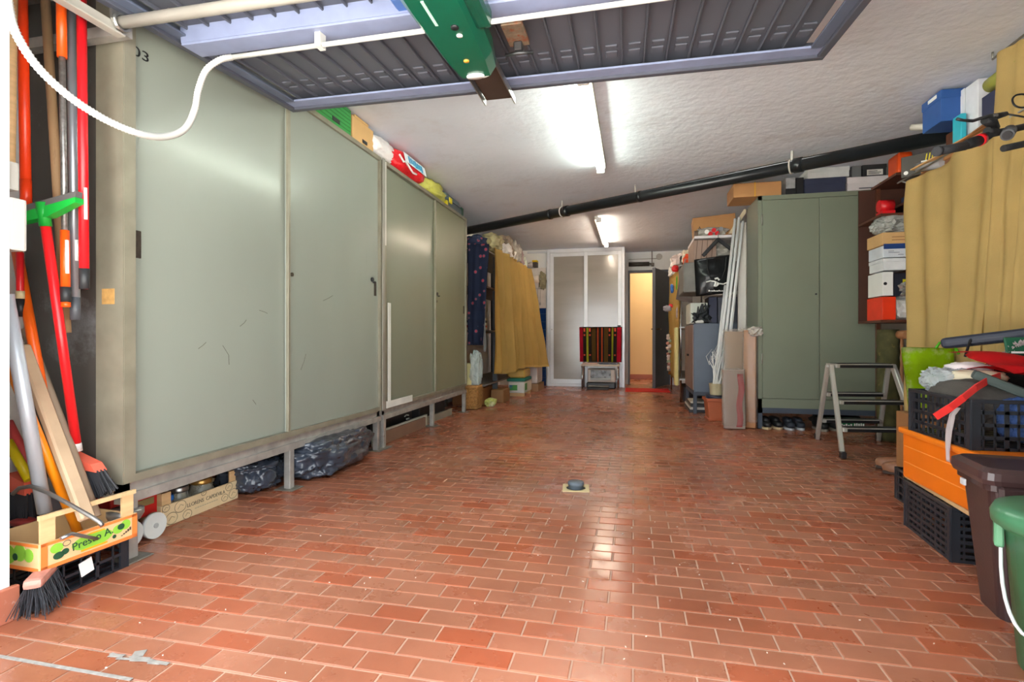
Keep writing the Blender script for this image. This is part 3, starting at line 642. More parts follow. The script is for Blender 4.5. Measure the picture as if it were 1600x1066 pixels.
o_.make('shaft', mat('#f08a12', .3), orp, True); B().cyl(C, C + (C - A).normalized() * .03, .0165, n=14).make('end_cap', mat('#8f979c', .4), orp, True)
b = B(); b.cyl(PY(12, 690, 1.5), PY(46, 750, 1.5), .016, n=12); b.top('yellow_pole', mat('#e6cf10', .35), 'short piece of yellow handle left of the aluminium pole', 'pole')
b = B(); b.cyl(PY(12, 660, 1.54), PY(50, 735, 1.54), .017, n=12); b.top('pink_pole', mat('#cf4a48', .45), 'short piece of pinkish red handle above the yellow one', 'pole')
# squeegee standing upside down
sq = thing('floor_squeegee', 'floor squeegee turned upside down, green head on a bright red handle', 'squeegee', PY(121, 705, 1.56))
A, C = PY(68, 330, 1.44), PY(121, 705, 1.56)
B().cyl(A, C, .0155, n=14).make('handle', mat('#e01c22', .3), sq, True)
B().cyl(A.lerp(C, .965), C, .016, n=14).make('worn_end', mat('#d8cfca', .6, var=.3, vsc=80), sq, True)
h0, h1 = PY(30, 342, 1.42), PY(124, 316, 1.47); hd = (h1 - h0)
b = B(); b.prism([h0 + Vector((0, -.015, -.02)), h0 + Vector((0, -.015, .012)), h1 + Vector((0, -.015, .014)), h1 + Vector((0, -.015, -.004)), h0.lerp(h1, .55) + Vector((0, -.015, -.026))], (0, .03, 0)); b.cyl(A + (A - C).normalized() * .03, A.lerp(C, .06), .02, .019, 14)
b.make('head', mat('#149a35', .35), sq, True)
b = B(); b.prism([h0 + Vector((0, -.014, .013)), h0 + Vector((0, -.012, .036)), h1 + Vector((0, -.012, .036)), h1 + Vector((0, -.014, .015))], (0, .024, 0)); b.make('rubber_blade', mat('#565250', .6), sq, True)
# two brooms with coral heads
def broom(label, tl, tr, br, bl, Y, handle=None):
    t = thing('broom', label, 'broom', PY(*bl, Y))
    P = [PY(*p, Y) for p in (tl, tr, br, bl)]; n_ = Vector((0, .045, 0))
    up = [P[0], P[1], P[1].lerp(P[2], .30), P[0].lerp(P[3], .30)]
    b = B(); b.prism([p - n_ * .5 for p in up], n_); b.make('head', mat('#ee6a52', .45), t, True)
    b = B(); a0, a1 = P[0].lerp(P[3], .27), P[1].lerp(P[2], .27)
    for i in range(26):
        for j in range(3):
            f = (i + .5) / 26; s_ = a0.lerp(a1, f) + Vector((0, (j - 1) * .013, 0)); e_ = P[3].lerp(P[2], min(1, max(0, f + random.uniform(-.03, .03)))) + Vector((0, (j - 1) * .022 + random.uniform(-.006, .006), random.uniform(-.008, .008)))
            b.cyl(s_, e_, .0042, .0026, 5)
    br_ = b.make('bristles', mat('#25262b', .5, var=.2), t, True); br_['kind'] = 'stuff'
    return t
broom('broom with coral red head and black bristles against the cabinet corner', (100, 700), (150, 724), (178, 766), (128, 788), 1.58)
broom('broom with coral head behind the yellow handle beside the pillar', (20, 738), (48, 752), (52, 820), (22, 828), 1.52)
b = B(); b.blob(PY(36, 816, 1.5), (.09, .06, .03), .1, 2, 3, 3, False); b.top('dust_brush', mat('#a33a36', .5), 'small dark red brush back among the brooms', 'brush')
# white switch boxes on the inner face of the pillar
for (x0, y0, x1, y1, l) in ((0, 255, 31, 302, 'small white electrical box on the pillar edge, the upper one'), (-8, 313, 43, 396, 'larger white electrical box on the pillar edge, the lower one')):
    P = PY(x0, y1, 1.30); Q = PY(x1, y0, 1.30); t = thing('switch_box', l, 'box', (Q.x - .06, 1.275, P.z))
    B().bb(P.x, 1.25, P.z, Q.x, 1.30, Q.z, .008, 2).make('cover', mat('#b9b6ae', .45, var=.02), t, True)
    B().bb(P.x - .01, 1.25, P.z + .004, Q.x - .004, 1.268, Q.z - .004, .003).make('back_plate', WPLAST, t, True)

# --- black plastic crates (moulded lattice)
def plastic_crate(label, loc, rz, L, D, H, cols, rws, M, floor_=True, solid_end=False, name='plastic_crate', bar=.006):
    t = thing(name, label, 'crate', loc, rz)
    def side(b, p, u, ln, nc):
        u = Vector(u)
        def seg(a, c, z0, z1, th=.005):
            m_ = Vector(p) + u * ((a + c) / 2); b.box((0, 0, 0), (c - a, th, z1 - z0), 0, M=Matrix.Translation((m_.x, m_.y, (z0 + z1) / 2)) @ Matrix.Rotation(math.atan2(u.y, u.x), 4, 'Z'))
        for i in range(nc + 1):
            x = i * ln / nc; w = bar * (1.8 if i % 3 == 0 else .8); seg(x - w / 2, x + w / 2, 0, H)
        for j in range(rws + 1):
            z = j * H / rws; w = bar * (1.4 if j in (0, rws) else .8); seg(0, ln, max(0, z - w), min(H, z + w))
    for nm, p, u, ln, nc in (('long_side', (-L / 2, -D / 2, 0), (1, 0, 0), L, cols), ('long_side', (-L / 2, D / 2, 0), (1, 0, 0), L, cols), ('short_side', (-L / 2, -D / 2, 0), (0, 1, 0), D, max(3, int(cols * D / L))), ('short_side', (L / 2, -D / 2, 0), (0, 1, 0), D, max(3, int(cols * D / L)))):
        b = B(); side(b, p, u, ln, nc); b.make(nm, M, t)
    w = .028
    for sx in (-1, 1):
        for sy in (-1, 1): b = B(); b.prism([(sx * (L / 2 + .003), sy * (D / 2 + .003), 0), (sx * (L / 2 - w), sy * (D / 2 + .003), 0), (sx * (L / 2 - w), sy * (D / 2 - .006), 0), (sx * (L / 2 - .006), sy * (D / 2 - .006), 0), (sx * (L / 2 - .006), sy * (D / 2 - w), 0), (sx * (L / 2 + .003), sy * (D / 2 - w), 0)], (0, 0, H)); b.make('corner_post', M, t)
    b = B(); n_ = 8
    for i in range(n_): b.bb(-L / 2, -D / 2 + (i + .2) * D / n_, .003, L / 2, -D / 2 + (i + .8) * D / n_, .009)
    b.make('crate_floor', M, t)
    b = B(); r_ = .012
    b.bb(-L / 2 - .003, -D / 2 - .006, H - .014, L / 2 + .003, -D / 2 + .006, H, .002); b.bb(-L / 2 - .003, D / 2 - .006, H - .014, L / 2 + .003, D / 2 + .006, H, .002)
    b.bb(-L / 2 - .006, -D / 2, H - .014, -L / 2 + .006, D / 2, H, .002); b.bb(L / 2 - .006, -D / 2, H - .014, L / 2 + .006, D / 2, H, .002); b.make('rim', M, t)
    return t
BK = mat('#26292f', .38, var=.12)
plastic_crate('black plastic crate under the printed fruit crate in the tool corner', (-2.045, 1.50, 0), pi / 2, .29, .33, .114, 5, 2, BK)
pf = thing('fruit_crate', 'orange printed wooden fruit crate lying across the black crate of tools', 'crate', (-1.985, 1.495, .116), R(87))
PR = mat('#e0bd8b', .6, var=.06); ORP = mat('#e8813c', .55, var=.06); LG = mat('#8cc63f', .55); DG = mat('#1f4d33', .55)
L_, D_, H_ = .325, .265, .088
B().bb(-L_ / 2, -D_ / 2, 0, L_ / 2, D_ / 2, .006).make('base_board', WOODX, pf)
for s in (-1, 1):
    sp = B().bb(-L_ / 2, s * D_ / 2 - .004, 0, L_ / 2, s * D_ / 2 + .004, H_, .001).make('side_panel', PR, pf)
    ep = B().bb(s * L_ / 2 - .004, -D_ / 2, 0, s * L_ / 2 + .004, D_ / 2, H_, .001).make('end_panel', PR, pf)
    for q in (-1, 1):
        b = B(); b.bb(s * (L_ / 2 - .006), q * (D_ / 2 - .006), 0, s * (L_ / 2 - .05), q * (D_ / 2 - .014), H_ + .085); b.make('corner_post', WOODL, pf)
B().bb(-L_ / 2, -D_ / 2 + .0, H_ + .075, L_ / 2, -D_ / 2 + .012, H_ + .09).make('top_batten', WOODX, pf)
yf = -D_ / 2 - .0052
b = B(); hl_ = L_ / 2; b.bb(-hl_, yf, 0, hl_, yf + .001, .012); b.bb(-hl_, yf, H_ - .01, hl_, yf + .001, H_); b.bb(-hl_, yf, 0, -hl_ + .02, yf + .001, H_); b.bb(hl_ - .02, yf, 0, hl_, yf + .001, H_); b.make('orange_border', ORP, pf)
def oval(b, x, z, rx, rz_, y, n=18): b.prism([(x + rx * cos(2 * pi * k / n), y, z + rz_ * sin(2 * pi * k / n)) for k in range(n)], (0, .001, 0))
b = B(); oval(b, .0, .046, .07, .026, yf); oval(b, -.115, .06, .02, .016, yf); oval(b, .118, .06, .018, .018, yf); oval(b, .09, .052, .02, .016, yf); b.make('green_print', LG, pf)
b = B(); oval(b, -.11, .034, .017, .012, yf - .001); oval(b, -.09, .04, .012, .01, yf - .001); oval(b, .1, .058, .013, .011, yf - .001); oval(b, .075, .03, .007, .007, yf - .001); b.make('grape_print', DG, pf)
text('Presto A.', .037, DG, pf, (.0, yf - .0015, .05), (pi / 2, R(-6), 0))
b = B(); b.bb(-.04, yf - .001, .018, .05, yf, .024); b.make('yellow_band', mat('#e8a818', .6), pf)
b = B(); b.bb(-.01, yf - .001, .068, .04, yf, .073); b.make('yellow_band', mat('#e8a818', .6), pf)
b = B(); b.tube([(-.085 + .012 * cos(k * pi / 8), yf, .066 + .009 * sin(k * pi / 8)) for k in range(16)], .0012, 4, closed=True); b.make('round_mark', mat('#6b5a48', .6), pf)
b = B()
for i in range(5): b.bb(.1 + .008 * i, yf - .001, .022 + .003 * i, .106 + .008 * i, yf, .025 + .005 * i)
o = b.make('blurred_print', mat('#5b4a3c', .6), pf); o['kind'] = 'stuff'
xe = -L_ / 2 - .0052
b = B()
for y, z, r in ((-.05, .055, .028), (.0, .045, .03), (-.09, .05, .022)): b.prism([(xe, y + r * cos(2 * pi * k / 14), z + r * sin(2 * pi * k / 14)) for k in range(14)], (.001, 0, 0))
b.make('green_print', LG, pf)
b = B(); b.prism([(xe - .001, -.03 + .012 * cos(2 * pi * k / 14), .04 + .012 * sin(2 * pi * k / 14)) for k in range(14)], (.001, 0, 0)); b.make('grape_print', DG, pf)
b = B(); b.bb(xe, -D_ / 2, 0, xe + .001, D_ / 2, .012); b.bb(xe, -D_ / 2, H_ - .01, xe + .001, D_ / 2, H_); b.make('orange_border', ORP, pf)
# bent grey rod, paper tag and hand brush
b = B(); Y_ = 1.38
b.tube([PY(*p, Y_) for p in ((20, 772), (30, 763), (48, 760), (75, 770), (110, 789), (140, 806), (156, 816), (160, 822))], .0068, 10); b.top('bent_rod', mat('#8d8b88', .3, m=.8), 'bent grey metal rod lying over the fruit crate', 'rod')
b = B(); b.tube([PX(*p, -1.825) for p in ((95, 842), (112, 834), (130, 838), (152, 842))], .006, 10); b.top('short_rod', mat('#96999b', .3, m=.8), 'short bent metal rod at the front of the fruit crate', 'rod')
b = B(); b.lathe([(.001, 0), (.05, .0), (.062, .02), (.062, .04), (.05, .045), (.001, .045)], PX(196, 812, -1.95), 24); b.top('round_tin', mat('#a2a09c', .3, m=.7), 'round grey metal lid in the far end of the fruit crate', 'lid')
b = B(); A = PX(135, 886, -1.872); b.box((0, 0, 0), (.003, .045, .05), 0, M=Matrix.Translation(A) @ Matrix.Rotation(R(12), 4, 'X')); b.top('paper_tag', WPLAST, 'white paper tag on the front of the black crate', 'tag')
hbz = thing('hand_brush', 'worn pink hand brush with grey bristles on the floor by the pillar', 'brush', (-1.865, 1.335, 0), R(128))
b = B(); b.box((0, 0, .105), (.17, .05, .03), .014, seg=2); b.cyl((.08, 0, .11), (.15, 0, .13), .013, .012, 10); b.make('brush_back', mat('#c98a7c', .6, var=.2, vsc=20), hbz)
b = B()
for i in range(30):
    for j in range(8):
        x = -.08 + i * .0053; y = -.02 + j * .0057; a_ = random.uniform(-.03, .03); c_ = (j - 3.5) * .007 + random.uniform(-.012, .012)
        b.tube([(x, y, .092), (x + a_ * .4, y + c_ * .6, .045), (x + a_, y + c_ * 1.0, random.uniform(.0, .012))], .0012, 4, cap=False)
o = b.make('bristles', mat('#33363c', .55, var=.3, vsc=60), hbz); o['kind'] = 'stuff'

# ================================================================ RIGHT FOREGROUND STACK
def tub(prof_wh, c, M, t, name, rx=.03, rz=0., n=5):
    """tapered rounded-rectangle shell through levels of (half x, half y, z)"""
    b = B(); rings = []
    for hx, hy, z in prof_wh:
        r_ = []
        for (sx, sy, a0) in ((1, 1, 0), (-1, 1, pi / 2), (-1, -1, pi), (1, -1, 1.5 * pi)):
            for k in range(n):
                a = a0 + k * pi / 2 / (n - 1); q = min(rx, hx, hy)
                r_.append(b.bm.verts.new((sx * (hx - q) + q * cos(a), sy * (hy - q) + q * sin(a), z)))
        rings.append(r_)
    for A_, B_ in zip(rings, rings[1:]):
        m_ = len(A_)
        for k in range(m_): f = b.bm.faces.new((A_[k], A_[(k + 1) % m_], B_[(k + 1) % m_], B_[k])); f.smooth = False
    b.bm.faces.new(rings[0][::-1]); b.bm.faces.new(rings[-1])
    return b.make(name, M, t)
CRX, CRY = 1.50, 2.58
pcl = plastic_crate('large black plastic crate on the tiles under the orange chest', (CRX, CRY, .0), R(-4), .57, .425, .212, 14, 8, BK, bar=.008)
b = B(); b.box((CRX - .02, CRY - .06, .221), (.52, .62, .016), .002, rz=R(-4)); b.top('wooden_board', mat('#cfa877', .6, var=.1, vsc=6, stretch=(1, 6, 1)), 'light wooden board lying on the large black crate', 'board')
oc = thing('orange_chest', 'bright orange plastic chest between two black crates', 'chest', (1.50, 2.46, .23), R(-1))
B().bb(-.29, -.36, 0, .29, .34, .20, .008, 2).make('chest_body', ORBOX, oc)
B().bb(-.305, -.375, .20, .305, .355, .228, .011, 2).make('lid', mat('#ef7d14', .34, var=.04), oc)
b = B()
for z in (.07, .143): b.bb(-.292, -.34, z, -.288, .32, z + .003)
for z in (.07, .143): b.bb(-.27, -.362, z, .27, -.358, z + .003)
b.make('groove', mat('#f39a4a', .4), oc)
TCZ = .459
plastic_crate('black plastic crate full of clothes on top of the orange chest', (1.515, 2.49, TCZ), R(0), .62, .44, .185, 17, 4, BK, bar=.008)
# clothes and things heaped in the top crate
def cloth_lump(name, label, cat, c, sz, M, seed, amp=.18, rz=0., sub=4):
    b = B(); b.blob(c, sz, amp, 2.2, seed, sub, False, rz=rz); return b.top(name, M, label, cat)
GC = mat('#4d4843', .8, bump=.2, bs=90); 
cloth_lump('garment', 'dark grey folded garment filling the left of the clothes crate', 'garment', (1.36, 2.52, .60), (.29, .36, .2), GC, 3, .1)
cloth_lump('garment', 'blue denim garment against the near side of the clothes crate', 'garment', (1.40, 2.33, .57), (.16, .09, .17), mat('#37548c', .8, bump=.3, bs=120), 9, .12)
cloth_lump('garment', 'white garment with dark print at the right of the clothes crate', 'garment', (1.58, 2.36, .645), (.24, .2, .1), mat('#d8d4d2', .8, var=.06, stain='#6e6a70', ssc=14, sth=.62), 12, .15)
cloth_lump('garment', 'mixed pale laundry deep in the clothes crate', 'garment', (1.63, 2.52, .565), (.34, .38, .19), mat('#b9b3ae', .8, var=.2, vsc=14, stain='#5c4742', ssc=9, sth=.55), 15, .12)
cloth_lump('garment', 'cream floral cloth between the grey garment and the green fabric', 'garment', (1.40, 2.60, .705), (.2, .12, .06), mat('#d9cdb0', .8, var=.06, stain='#a84f43', ssc=38, sth=.66), 18, .15, R(-20))
cloth_lump('garment', 'white sleeve with pink edge beneath the red fabric', 'garment', (1.42, 2.70, .73), (.16, .12, .07), mat('#e6dcdc', .8, var=.05, stain='#d88888', ssc=9, sth=.6), 19, .15)
b = B(); b.blob((1.33, 2.66, .685), (.19, .15, .11), .22, 2.4, 22, 5, False); b.top('plastic_bag', mat('#c3ccd2', .12, var=.2, vsc=14, tr=.45, bump=.7, bs=26), 'crumpled clear plastic bag at the left rear of the clothes crate', 'bag')
b = B(); b.box((0, 0, 0), (.28, .09, .035), .012, M=Matrix.Translation((1.40, 2.36, .672)) @ Matrix.Rotation(R(-25), 4, 'Z') @ Matrix.Rotation(R(25), 4, 'Y'), seg=2); b.top('folded_fabric', mat('#3f4b47', .7, var=.12, vsc=10), 'dark green folded fabric tilted across the clothes crate', 'fabric')
# red folded fabric with star-shaped end and strap
rf = thing('red_fabric', 'bright red folded fabric with a strap spread over the clothes crate', 'fabric', (1.6, 2.62, .72))
RF = mat('#e0121a', .6, var=.08, vsc=12, bump=.15, bs=30)
def rfold(u, v):
    x = 1.37 + u * .55; y = 2.36 + .30 * v - .10 * u
    jag = .07 * abs(((v * 2.5) % 1) - .5) * (1 - u) * 2
    return Vector((x - .05 + jag, y, .735 + .085 * v ** .8 - .035 * u + .012 * sin(v * 11 + u * 4) + .01 * sin(u * 8)))
B().grid(rfold, 24, 16, .006).make('folded_cloth', RF, rf, True)
B().grid(lambda u, v: Vector((1.37 + u * .22, 2.66 - u * .05 + (v - .5) * (.12 - .05 * u), .735 + .012 * sin(u * 5) + .006 * cos(v * 6))), 12, 6, .005).make('lower_fold', RF, rf, True)
b = B()
sp_ = [PY(*p, y) for p, y in (((1562, 588), 2.43), ((1545, 594), 2.37), ((1525, 606), 2.31), ((1505, 622), 2.275), ((1485, 637), 2.262), ((1462, 651), 2.262))]
for i in range(len(sp_) - 1):
    d_ = (sp_[i + 1] - sp_[i]); m_ = (sp_[i] + sp_[i + 1]) / 2
    b.box((0, 0, 0), (d_.length * 1.08, .005, .026), 0, M=Matrix.Translation(m_) @ Matrix.Rotation(math.atan2(d_.y, d_.x), 4, 'Z') @ Matrix.Rotation(-math.atan2(d_.z, math.hypot(d_.x, d_.y)), 4, 'Y'))
b.make('strap', mat('#e8322e', .5), rf, True)
# white ribbon over the crate edge
b = B()
def rib(u, v):
    q = [PX(1497, 637, 1.192), PX(1487, 648, 1.186), PX(1483, 672, 1.184), PX(1482, 700, 1.182), PX(1482, 722, 1.182)]
    f = u * 4; i = min(3, int(f)); p = q[i].lerp(q[i + 1], f - i)
    return p + Vector((.004 * sin(v * 8 + u * 5), (v - .5) * (.035 - .005 * u), 0))
b.grid(rib, 16, 6, .004); b.top('white_ribbon', mat('#e4dcdc', .8, var=.06, stain='#d9a7a7', ssc=20, sth=.62), 'white ribbon hanging over the crate edge in front of the orange chest', 'ribbon')
# navy bag, label, fringe
nb = thing('sports_bag', 'long dark navy bag lying behind the red fabric in front of the curtain', 'bag', (1.75, 2.93, .72))
b = B(); A, C = PY(1478, 537, 2.95), PY(1625, 520, 2.75)
Mb = Matrix.Translation((A + C) / 2) @ (C - A).to_track_quat('X', 'Z').to_matrix().to_4x4(); b.box((0, 0, 0), ((C - A).length, .22, .05), .022, M=Mb, seg=3); b.make('bag_body', mat('#262c3c', .55, var=.1), nb, True)
b = B(); q = PY(1508, 540, 2.82); b.tube([q + Vector((.0, 0, -.05)), q + Vector((.0, -.03, .01)), q + Vector((.015, -.02, .035)), q + Vector((.05, .0, .04))], .006, 6); b.make('strap_loop', BLACK, nb, True)
cloth_lump('garment', 'black clothing under the navy bag behind the red fabric', 'garment', (1.72, 2.80, .66), (.5, .22, .2), mat('#17181b', .8), 31, .15)
gl = thing('cloth_pennant', 'green cloth panel with a yellow disc and fluffy grey edge beside the red fabric', 'panel', (1.69, 2.66, .74))
b = B(); A = PY(1577, 566, 2.6); b.box((0, 0, 0), (.2, .012, .15), .004, M=Matrix.Translation(A + Vector((.09, 0, .03))) @ Matrix.Rotation(R(-15), 4, 'X')); b.make('cloth_panel', mat('#14563a', .7), gl, True)
b = B(); q = PY(1592, 561, 2.575); b.prism([(q.x + .018 * cos(a), q.y, q.z + .014 * sin(a)) for a in [k * pi / 10 for k in range(20)]], (0, .004, 0)); b.make('yellow_disc', mat('#e8b80c', .5), gl, True)
b = B(); q = PY(1592, 557, 2.574); b.bb(q.x - .025, q.y - .001, q.z + .012, q.x + .06, q.y + .003, q.z + .02); b.make('white_band', WPLAST, gl, True)
b = B()
for i in range(90):
    f = i / 90; q = PY(1566, 568, 2.6).lerp(PY(1582, 541, 2.62), min(1, f * 2)) if f < .5 else PY(1582, 541, 2.62).lerp(PY(1604, 538, 2.6), f * 2 - 1)
    for k in range(3): b.tube([q, q + Vector((random.uniform(-.02, .01), random.uniform(-.02, .01), random.uniform(-.005, .02)))], [.003, .0015], 4)
o = b.make('fluffy_edge', mat('#b7a9a8', .9), gl, True); o['kind'] = 'stuff'
# lime tote bag on a carton
lb = thing('tote_bag', 'lime green leaf-print shopping bag behind the clothes crate', 'bag', (1.745, 3.75, .44))
LM = mat('#b4e01e', .35, var=.3, vsc=6, stain='#eef7b8', ssc=5, sth=.5)
tl, tr_, br_, bl_ = PY(1408, 543, 3.62), PY(1492, 545, 3.70), PY(1488, 640, 3.68), PY(1420, 640, 3.60)
b = B(); b.grid(lambda u, v: tl.lerp(tr_, u).lerp(bl_.lerp(br_, u), v) + Vector((0, -.03 * sin(pi * u) * v + .006 * sin(v * 9 + u * 7), 0)), 14, 14, .004); b.make('front', LM, lb, True)
b = B(); b.grid(lambda u, v: tl.lerp(tr_, u).lerp(bl_.lerp(br_, u), v) + Vector((.075, .14 + .01 * sin(v * 7), .0)), 10, 10, .004); b.make('back', LM, lb, True)
for e0, e1 in ((tl, bl_), (tr_, br_)):
    b = B(); b.grid(lambda u, v: e0.lerp(e1, v) + Vector((.075 * u, .14 * u, 0)), 6, 10, .004); b.make('gusset', mat('#7fb416', .4, var=.1, vsc=6), lb, True)
b = B(); b.tube([tr_ + Vector((-.1, 0, 0)), tr_ + Vector((-.09, -.02, .035)), tr_ + Vector((-.02, -.02, .03)), tr_ + Vector((.02, 0, -.03))], .008, 6); b.make('handle', mat('#4fae1c', .4), lb, True)
t = carton('cardboard_box', 'brown cardboard box on the floor under the lime green bag', 'box', (1.80, 3.72, 0), (.36, .2, .41), CARDD)
# small black crate and clogs by the stack
plastic_crate('small black plastic crate on the tiles behind the large crate', (1.55, 3.12, 0), R(-3), .34, .3, .17, 8, 4, BK)
def clog(label, x, y, rz):
    t = thing('wooden_clog', label, 'clog', (x, y, 0), rz, 'worn brown clogs')
    b = B(); b.blob((0, 0, .04), (.22, .085, .08), .06, 1.5, 2, 3, False, zmin=.012); b.make('upper', mat('#8e5f43', .5, var=.15, vsc=14), t)
    b = B(); b.bb(-.105, -.04, 0, .105, .04, .022, .008); b.make('sole', mat('#3b2a20', .6), t)
clog('worn brown clog nearer the stepladder', 1.68, 3.98, R(160)); clog('worn brown clog nearer the small black crate', 1.66, 3.83, R(155))
# --- brown bin
bn = thing('waste_bin', 'dark brown plastic bin with lid in front of the orange chest', 'bin', (1.235, 1.985, 0), R(-8))
BR = mat('#3d2b2b', .35, var=.06, bump=.05, bs=150, coat=.2)
tub([(.125, .085, 0), (.16, .115, .40), (.175, .125, .405), (.175, .125, .44)], None, BR, bn, 'bin_body', .035)
tub([(.185, .135, .425), (.19, .14, .44), (.188, .138, .462), (.17, .12, .474), (.15, .10, .468)], None, mat('#453131', .33, var=.06, coat=.2), bn, 'lid', .04)
B().bb(-.15, -.137, .36, -.05, -.115, .425, .01).make('lid_clip', BR, bn); B().bb(.05, -.137, .36, .15, -.115, .425, .01).make('lid_clip', BR, bn)
b = B(); b.bb(-.19, .0, .39, -.184, .03, .41); b.make('clip_edge', LGREY, bn)
# --- green bin with handle
gn = thing('bucket_bin', 'green plastic bucket bin with a white wire handle at the right edge', 'bin', (1.115, 1.63, 0))
GNM = mat('#3a7650', .38, var=.05, coat=.2)
B().lathe([(.12, 0), (.128, .005), (.155, .36), (.165, .365), (.165, .39)], n=36).make('bin_body', GNM, gn)
B().lathe([(.17, .372), (.182, .378), (.184, .402), (.175, .42), (.15, .428), (.03, .432), (.001, .432)], n=36)  .make('lid', mat('#467f5b', .36, var=.05, coat=.2), gn)
for a in (2.7, 3.6, 4.5):
    b = B(); b.box((0, 0, 0), (.02, .045, .075), .004, M=Matrix.Rotation(a, 4, 'Z') @ Matrix.Translation((.165, 0, .345))); b.make('lid_clip', mat('#6aa57d', .4), gn)
b = B(); b.tube([(.158 * cos(a) * 1.0 - (.035 * sin(s * pi)), .158 * sin(a) - .03 * sin(s * pi), .34 - .2 * sin(s * pi)) for s, a in [(k / 16, R(150 + 110 * k / 16)) for k in range(17)]], .0045, 8); b.make('wire_handle', mat('#dfe3e2', .4), gn)
# --- drain plate
dr = thing('floor_drain', 'cream plate with a grey screw cap set in the tiled floor', 'drain', (-.325, 3.075, 0), R(6))
b = B()
for a in range(24):
    a0, a1 = 2 * pi * a / 24, 2 * pi * (a + 1) / 24
    def sqp(t): 
        k = .076 / max(abs(cos(t)), abs(sin(t))); return (k * cos(t), k * sin(t))
    r_ = .056; p_ = [(r_ * cos(a0), r_ * sin(a0)), sqp(a0), sqp(a1), (r_ * cos(a1), r_ * sin(a1))]
    b.prism([(x, y, .0006) for x, y in p_], (0, 0, .003))
b.make('plate', mat('#d8c596', .5, var=.06), dr)
B().lathe([(.056, .0006), (.056, .001), (.001, .0012)], n=20).make('hole', BLACK, dr)
B().lathe([(.043, .0), (.043, .02), (.046, .022), (.046, .036), (.042, .04), (.001, .04)], n=28).make('screw_cap', mat('#5b6670', .5), dr)
# --- stepladder
sl = thing('step_ladder', 'small folding aluminium stepladder with black treads before the locker', 'ladder', (1.75, 4.66, 0))
AL = mat('#c6c4bd', .34, m=.5, var=.06)
ftl, ftr, rtl, rtr = Vector((1.47, 4.262, 0)), Vector((2.02, 4.335, 0)), Vector((1.535, 5.03, 0)), Vector((2.025, 5.09, 0))
tpl, tpr = Vector((1.505, 4.60, .655)), Vector((1.955, 4.66, .655))
rpl, rpr = Vector((1.508, 4.68, .65)), Vector((1.958, 4.74, .65))
for p, q in ((tpl, ftl), (tpr, ftr), (rpl, rtl), (rpr, rtr)):
    d_ = q - p; Mb = Matrix.Translation((p + q) / 2) @ d_.to_track_quat('Z', 'Y').to_matrix().to_4x4()
    l = B().box((0, 0, 0), (.03, .045, d_.length), .005, M=Mb).make('leg', AL, sl, True)
    f = B(); f.box((0, 0, 0), (.036, .052, .05), .006, M=Matrix.Translation(q + Vector((0, 0, .026)))); f.bm.transform(TM[sl.name].inverted()); f.make('rubber_foot', BLACK, l)
def tread(p, q, dpt, off=0.):
    d_ = q - p; rz_ = math.atan2(d_.y, d_.x); m_ = (p + q) / 2
    Mb = Matrix.Translation(m_) @ Matrix.Rotation(rz_, 4, 'Z')
    b = B(); b.box((0, 0, 0), (d_.length - .02, dpt, .03), .003, M=Mb); s_ = b.make('tread', AL, sl, True)
    b = B(); b.box((0, 0, 0), (d_.length - .07, dpt * .86, .034), .002, M=Mb @ Matrix.Translation((0, 0, .001))); b.box((0, 0, 0), (d_.length - .07, .006, .022), 0, M=Mb @ Matrix.Translation((0, -dpt / 2 - .001, -.003))); b.bm.transform(TM[sl.name].inverted()); b.make('rubber_pad', BLACK, s_)
tread((tpl + rpl) / 2, (tpr + rpr) / 2, .17)
tread(tpl.lerp(ftl, .41), tpr.lerp(ftr, .41), .09); tread(tpl.lerp(ftl, .70), tpr.lerp(ftr, .70), .09)
tread(rpl.lerp(rtl, .37), rpr.lerp(rtr, .37), .08); tread(rpl.lerp(rtl, .73), rpr.lerp(rtr, .73), .08)

# ================================================================ LOCKER AND WHAT STANDS ON IT
LX0, LX1, LY = 1.165, 2.212, 5.5
lk = thing('metal_locker', 'tall grey-green two-door metal locker on dark legs', 'locker', ((LX0 + LX1) / 2, LY + .25, 0))
B().bb(LX0, LY + .012, .2, LX1, LY + .52, 2.232, .004).make('carcass', LOCK, lk, True)
xm = 1.70
b = B(); b.bb(LX0, LY, .2, LX0 + .035, LY + .02, 2.232); b.bb(LX1 - .035, LY, .2, LX1, LY + .02, 2.232); b.bb(LX0, LY, 2.19, LX1, LY + .02, 2.232); b.bb(LX0, LY, .2, LX1, LY + .02, .285); b.make('face_frame', LOCK, lk, True)
for k, (a, c) in enumerate(((LX0 + .038, xm - .002), (xm + .002, LX1 - .038))):
    d = B().bb(a, LY - .004, .29, c, LY + .012, 2.186, .004).make('locker_door', LOCK, lk, True)
    hx = a - .004 if k == 0 else c + .004
    for z in (.62, 1.95):
        h = B(); h.cyl((hx, LY - .008, z), (hx, LY - .008, z + .1), .008, n=8); h.bm.transform(TM[lk.name].inverted()); h.make('hinge', mat('#9a9c90', .4, m=.4), d)
    if k == 0:
        h = B(); h.cyl((c - .03, LY - .004, 1.28), (c - .03, LY - .012, 1.28), .009, n=10); h.bm.transform(TM[lk.name].inverted()); h.make('lock', BLACK, d)
b = B(); b.bb(LX0, LY, .15, LX1, LY + .04, .2); b.bb(LX0, LY + .48, .15, LX1, LY + .52, .2); b.bb(LX0, LY, .15, LX0 + .04, LY + .52, .2); b.bb(LX1 - .04, LY, .15, LX1, LY + .52, .2); b.make('base_frame', SLATED, lk, True)
for x in (LX0, LX1 - .04):
    for y in (LY, LY + .48): B().bb(x, y, 0, x + .04, y + .04, .15, .003).make('leg', SLATED, lk, True)

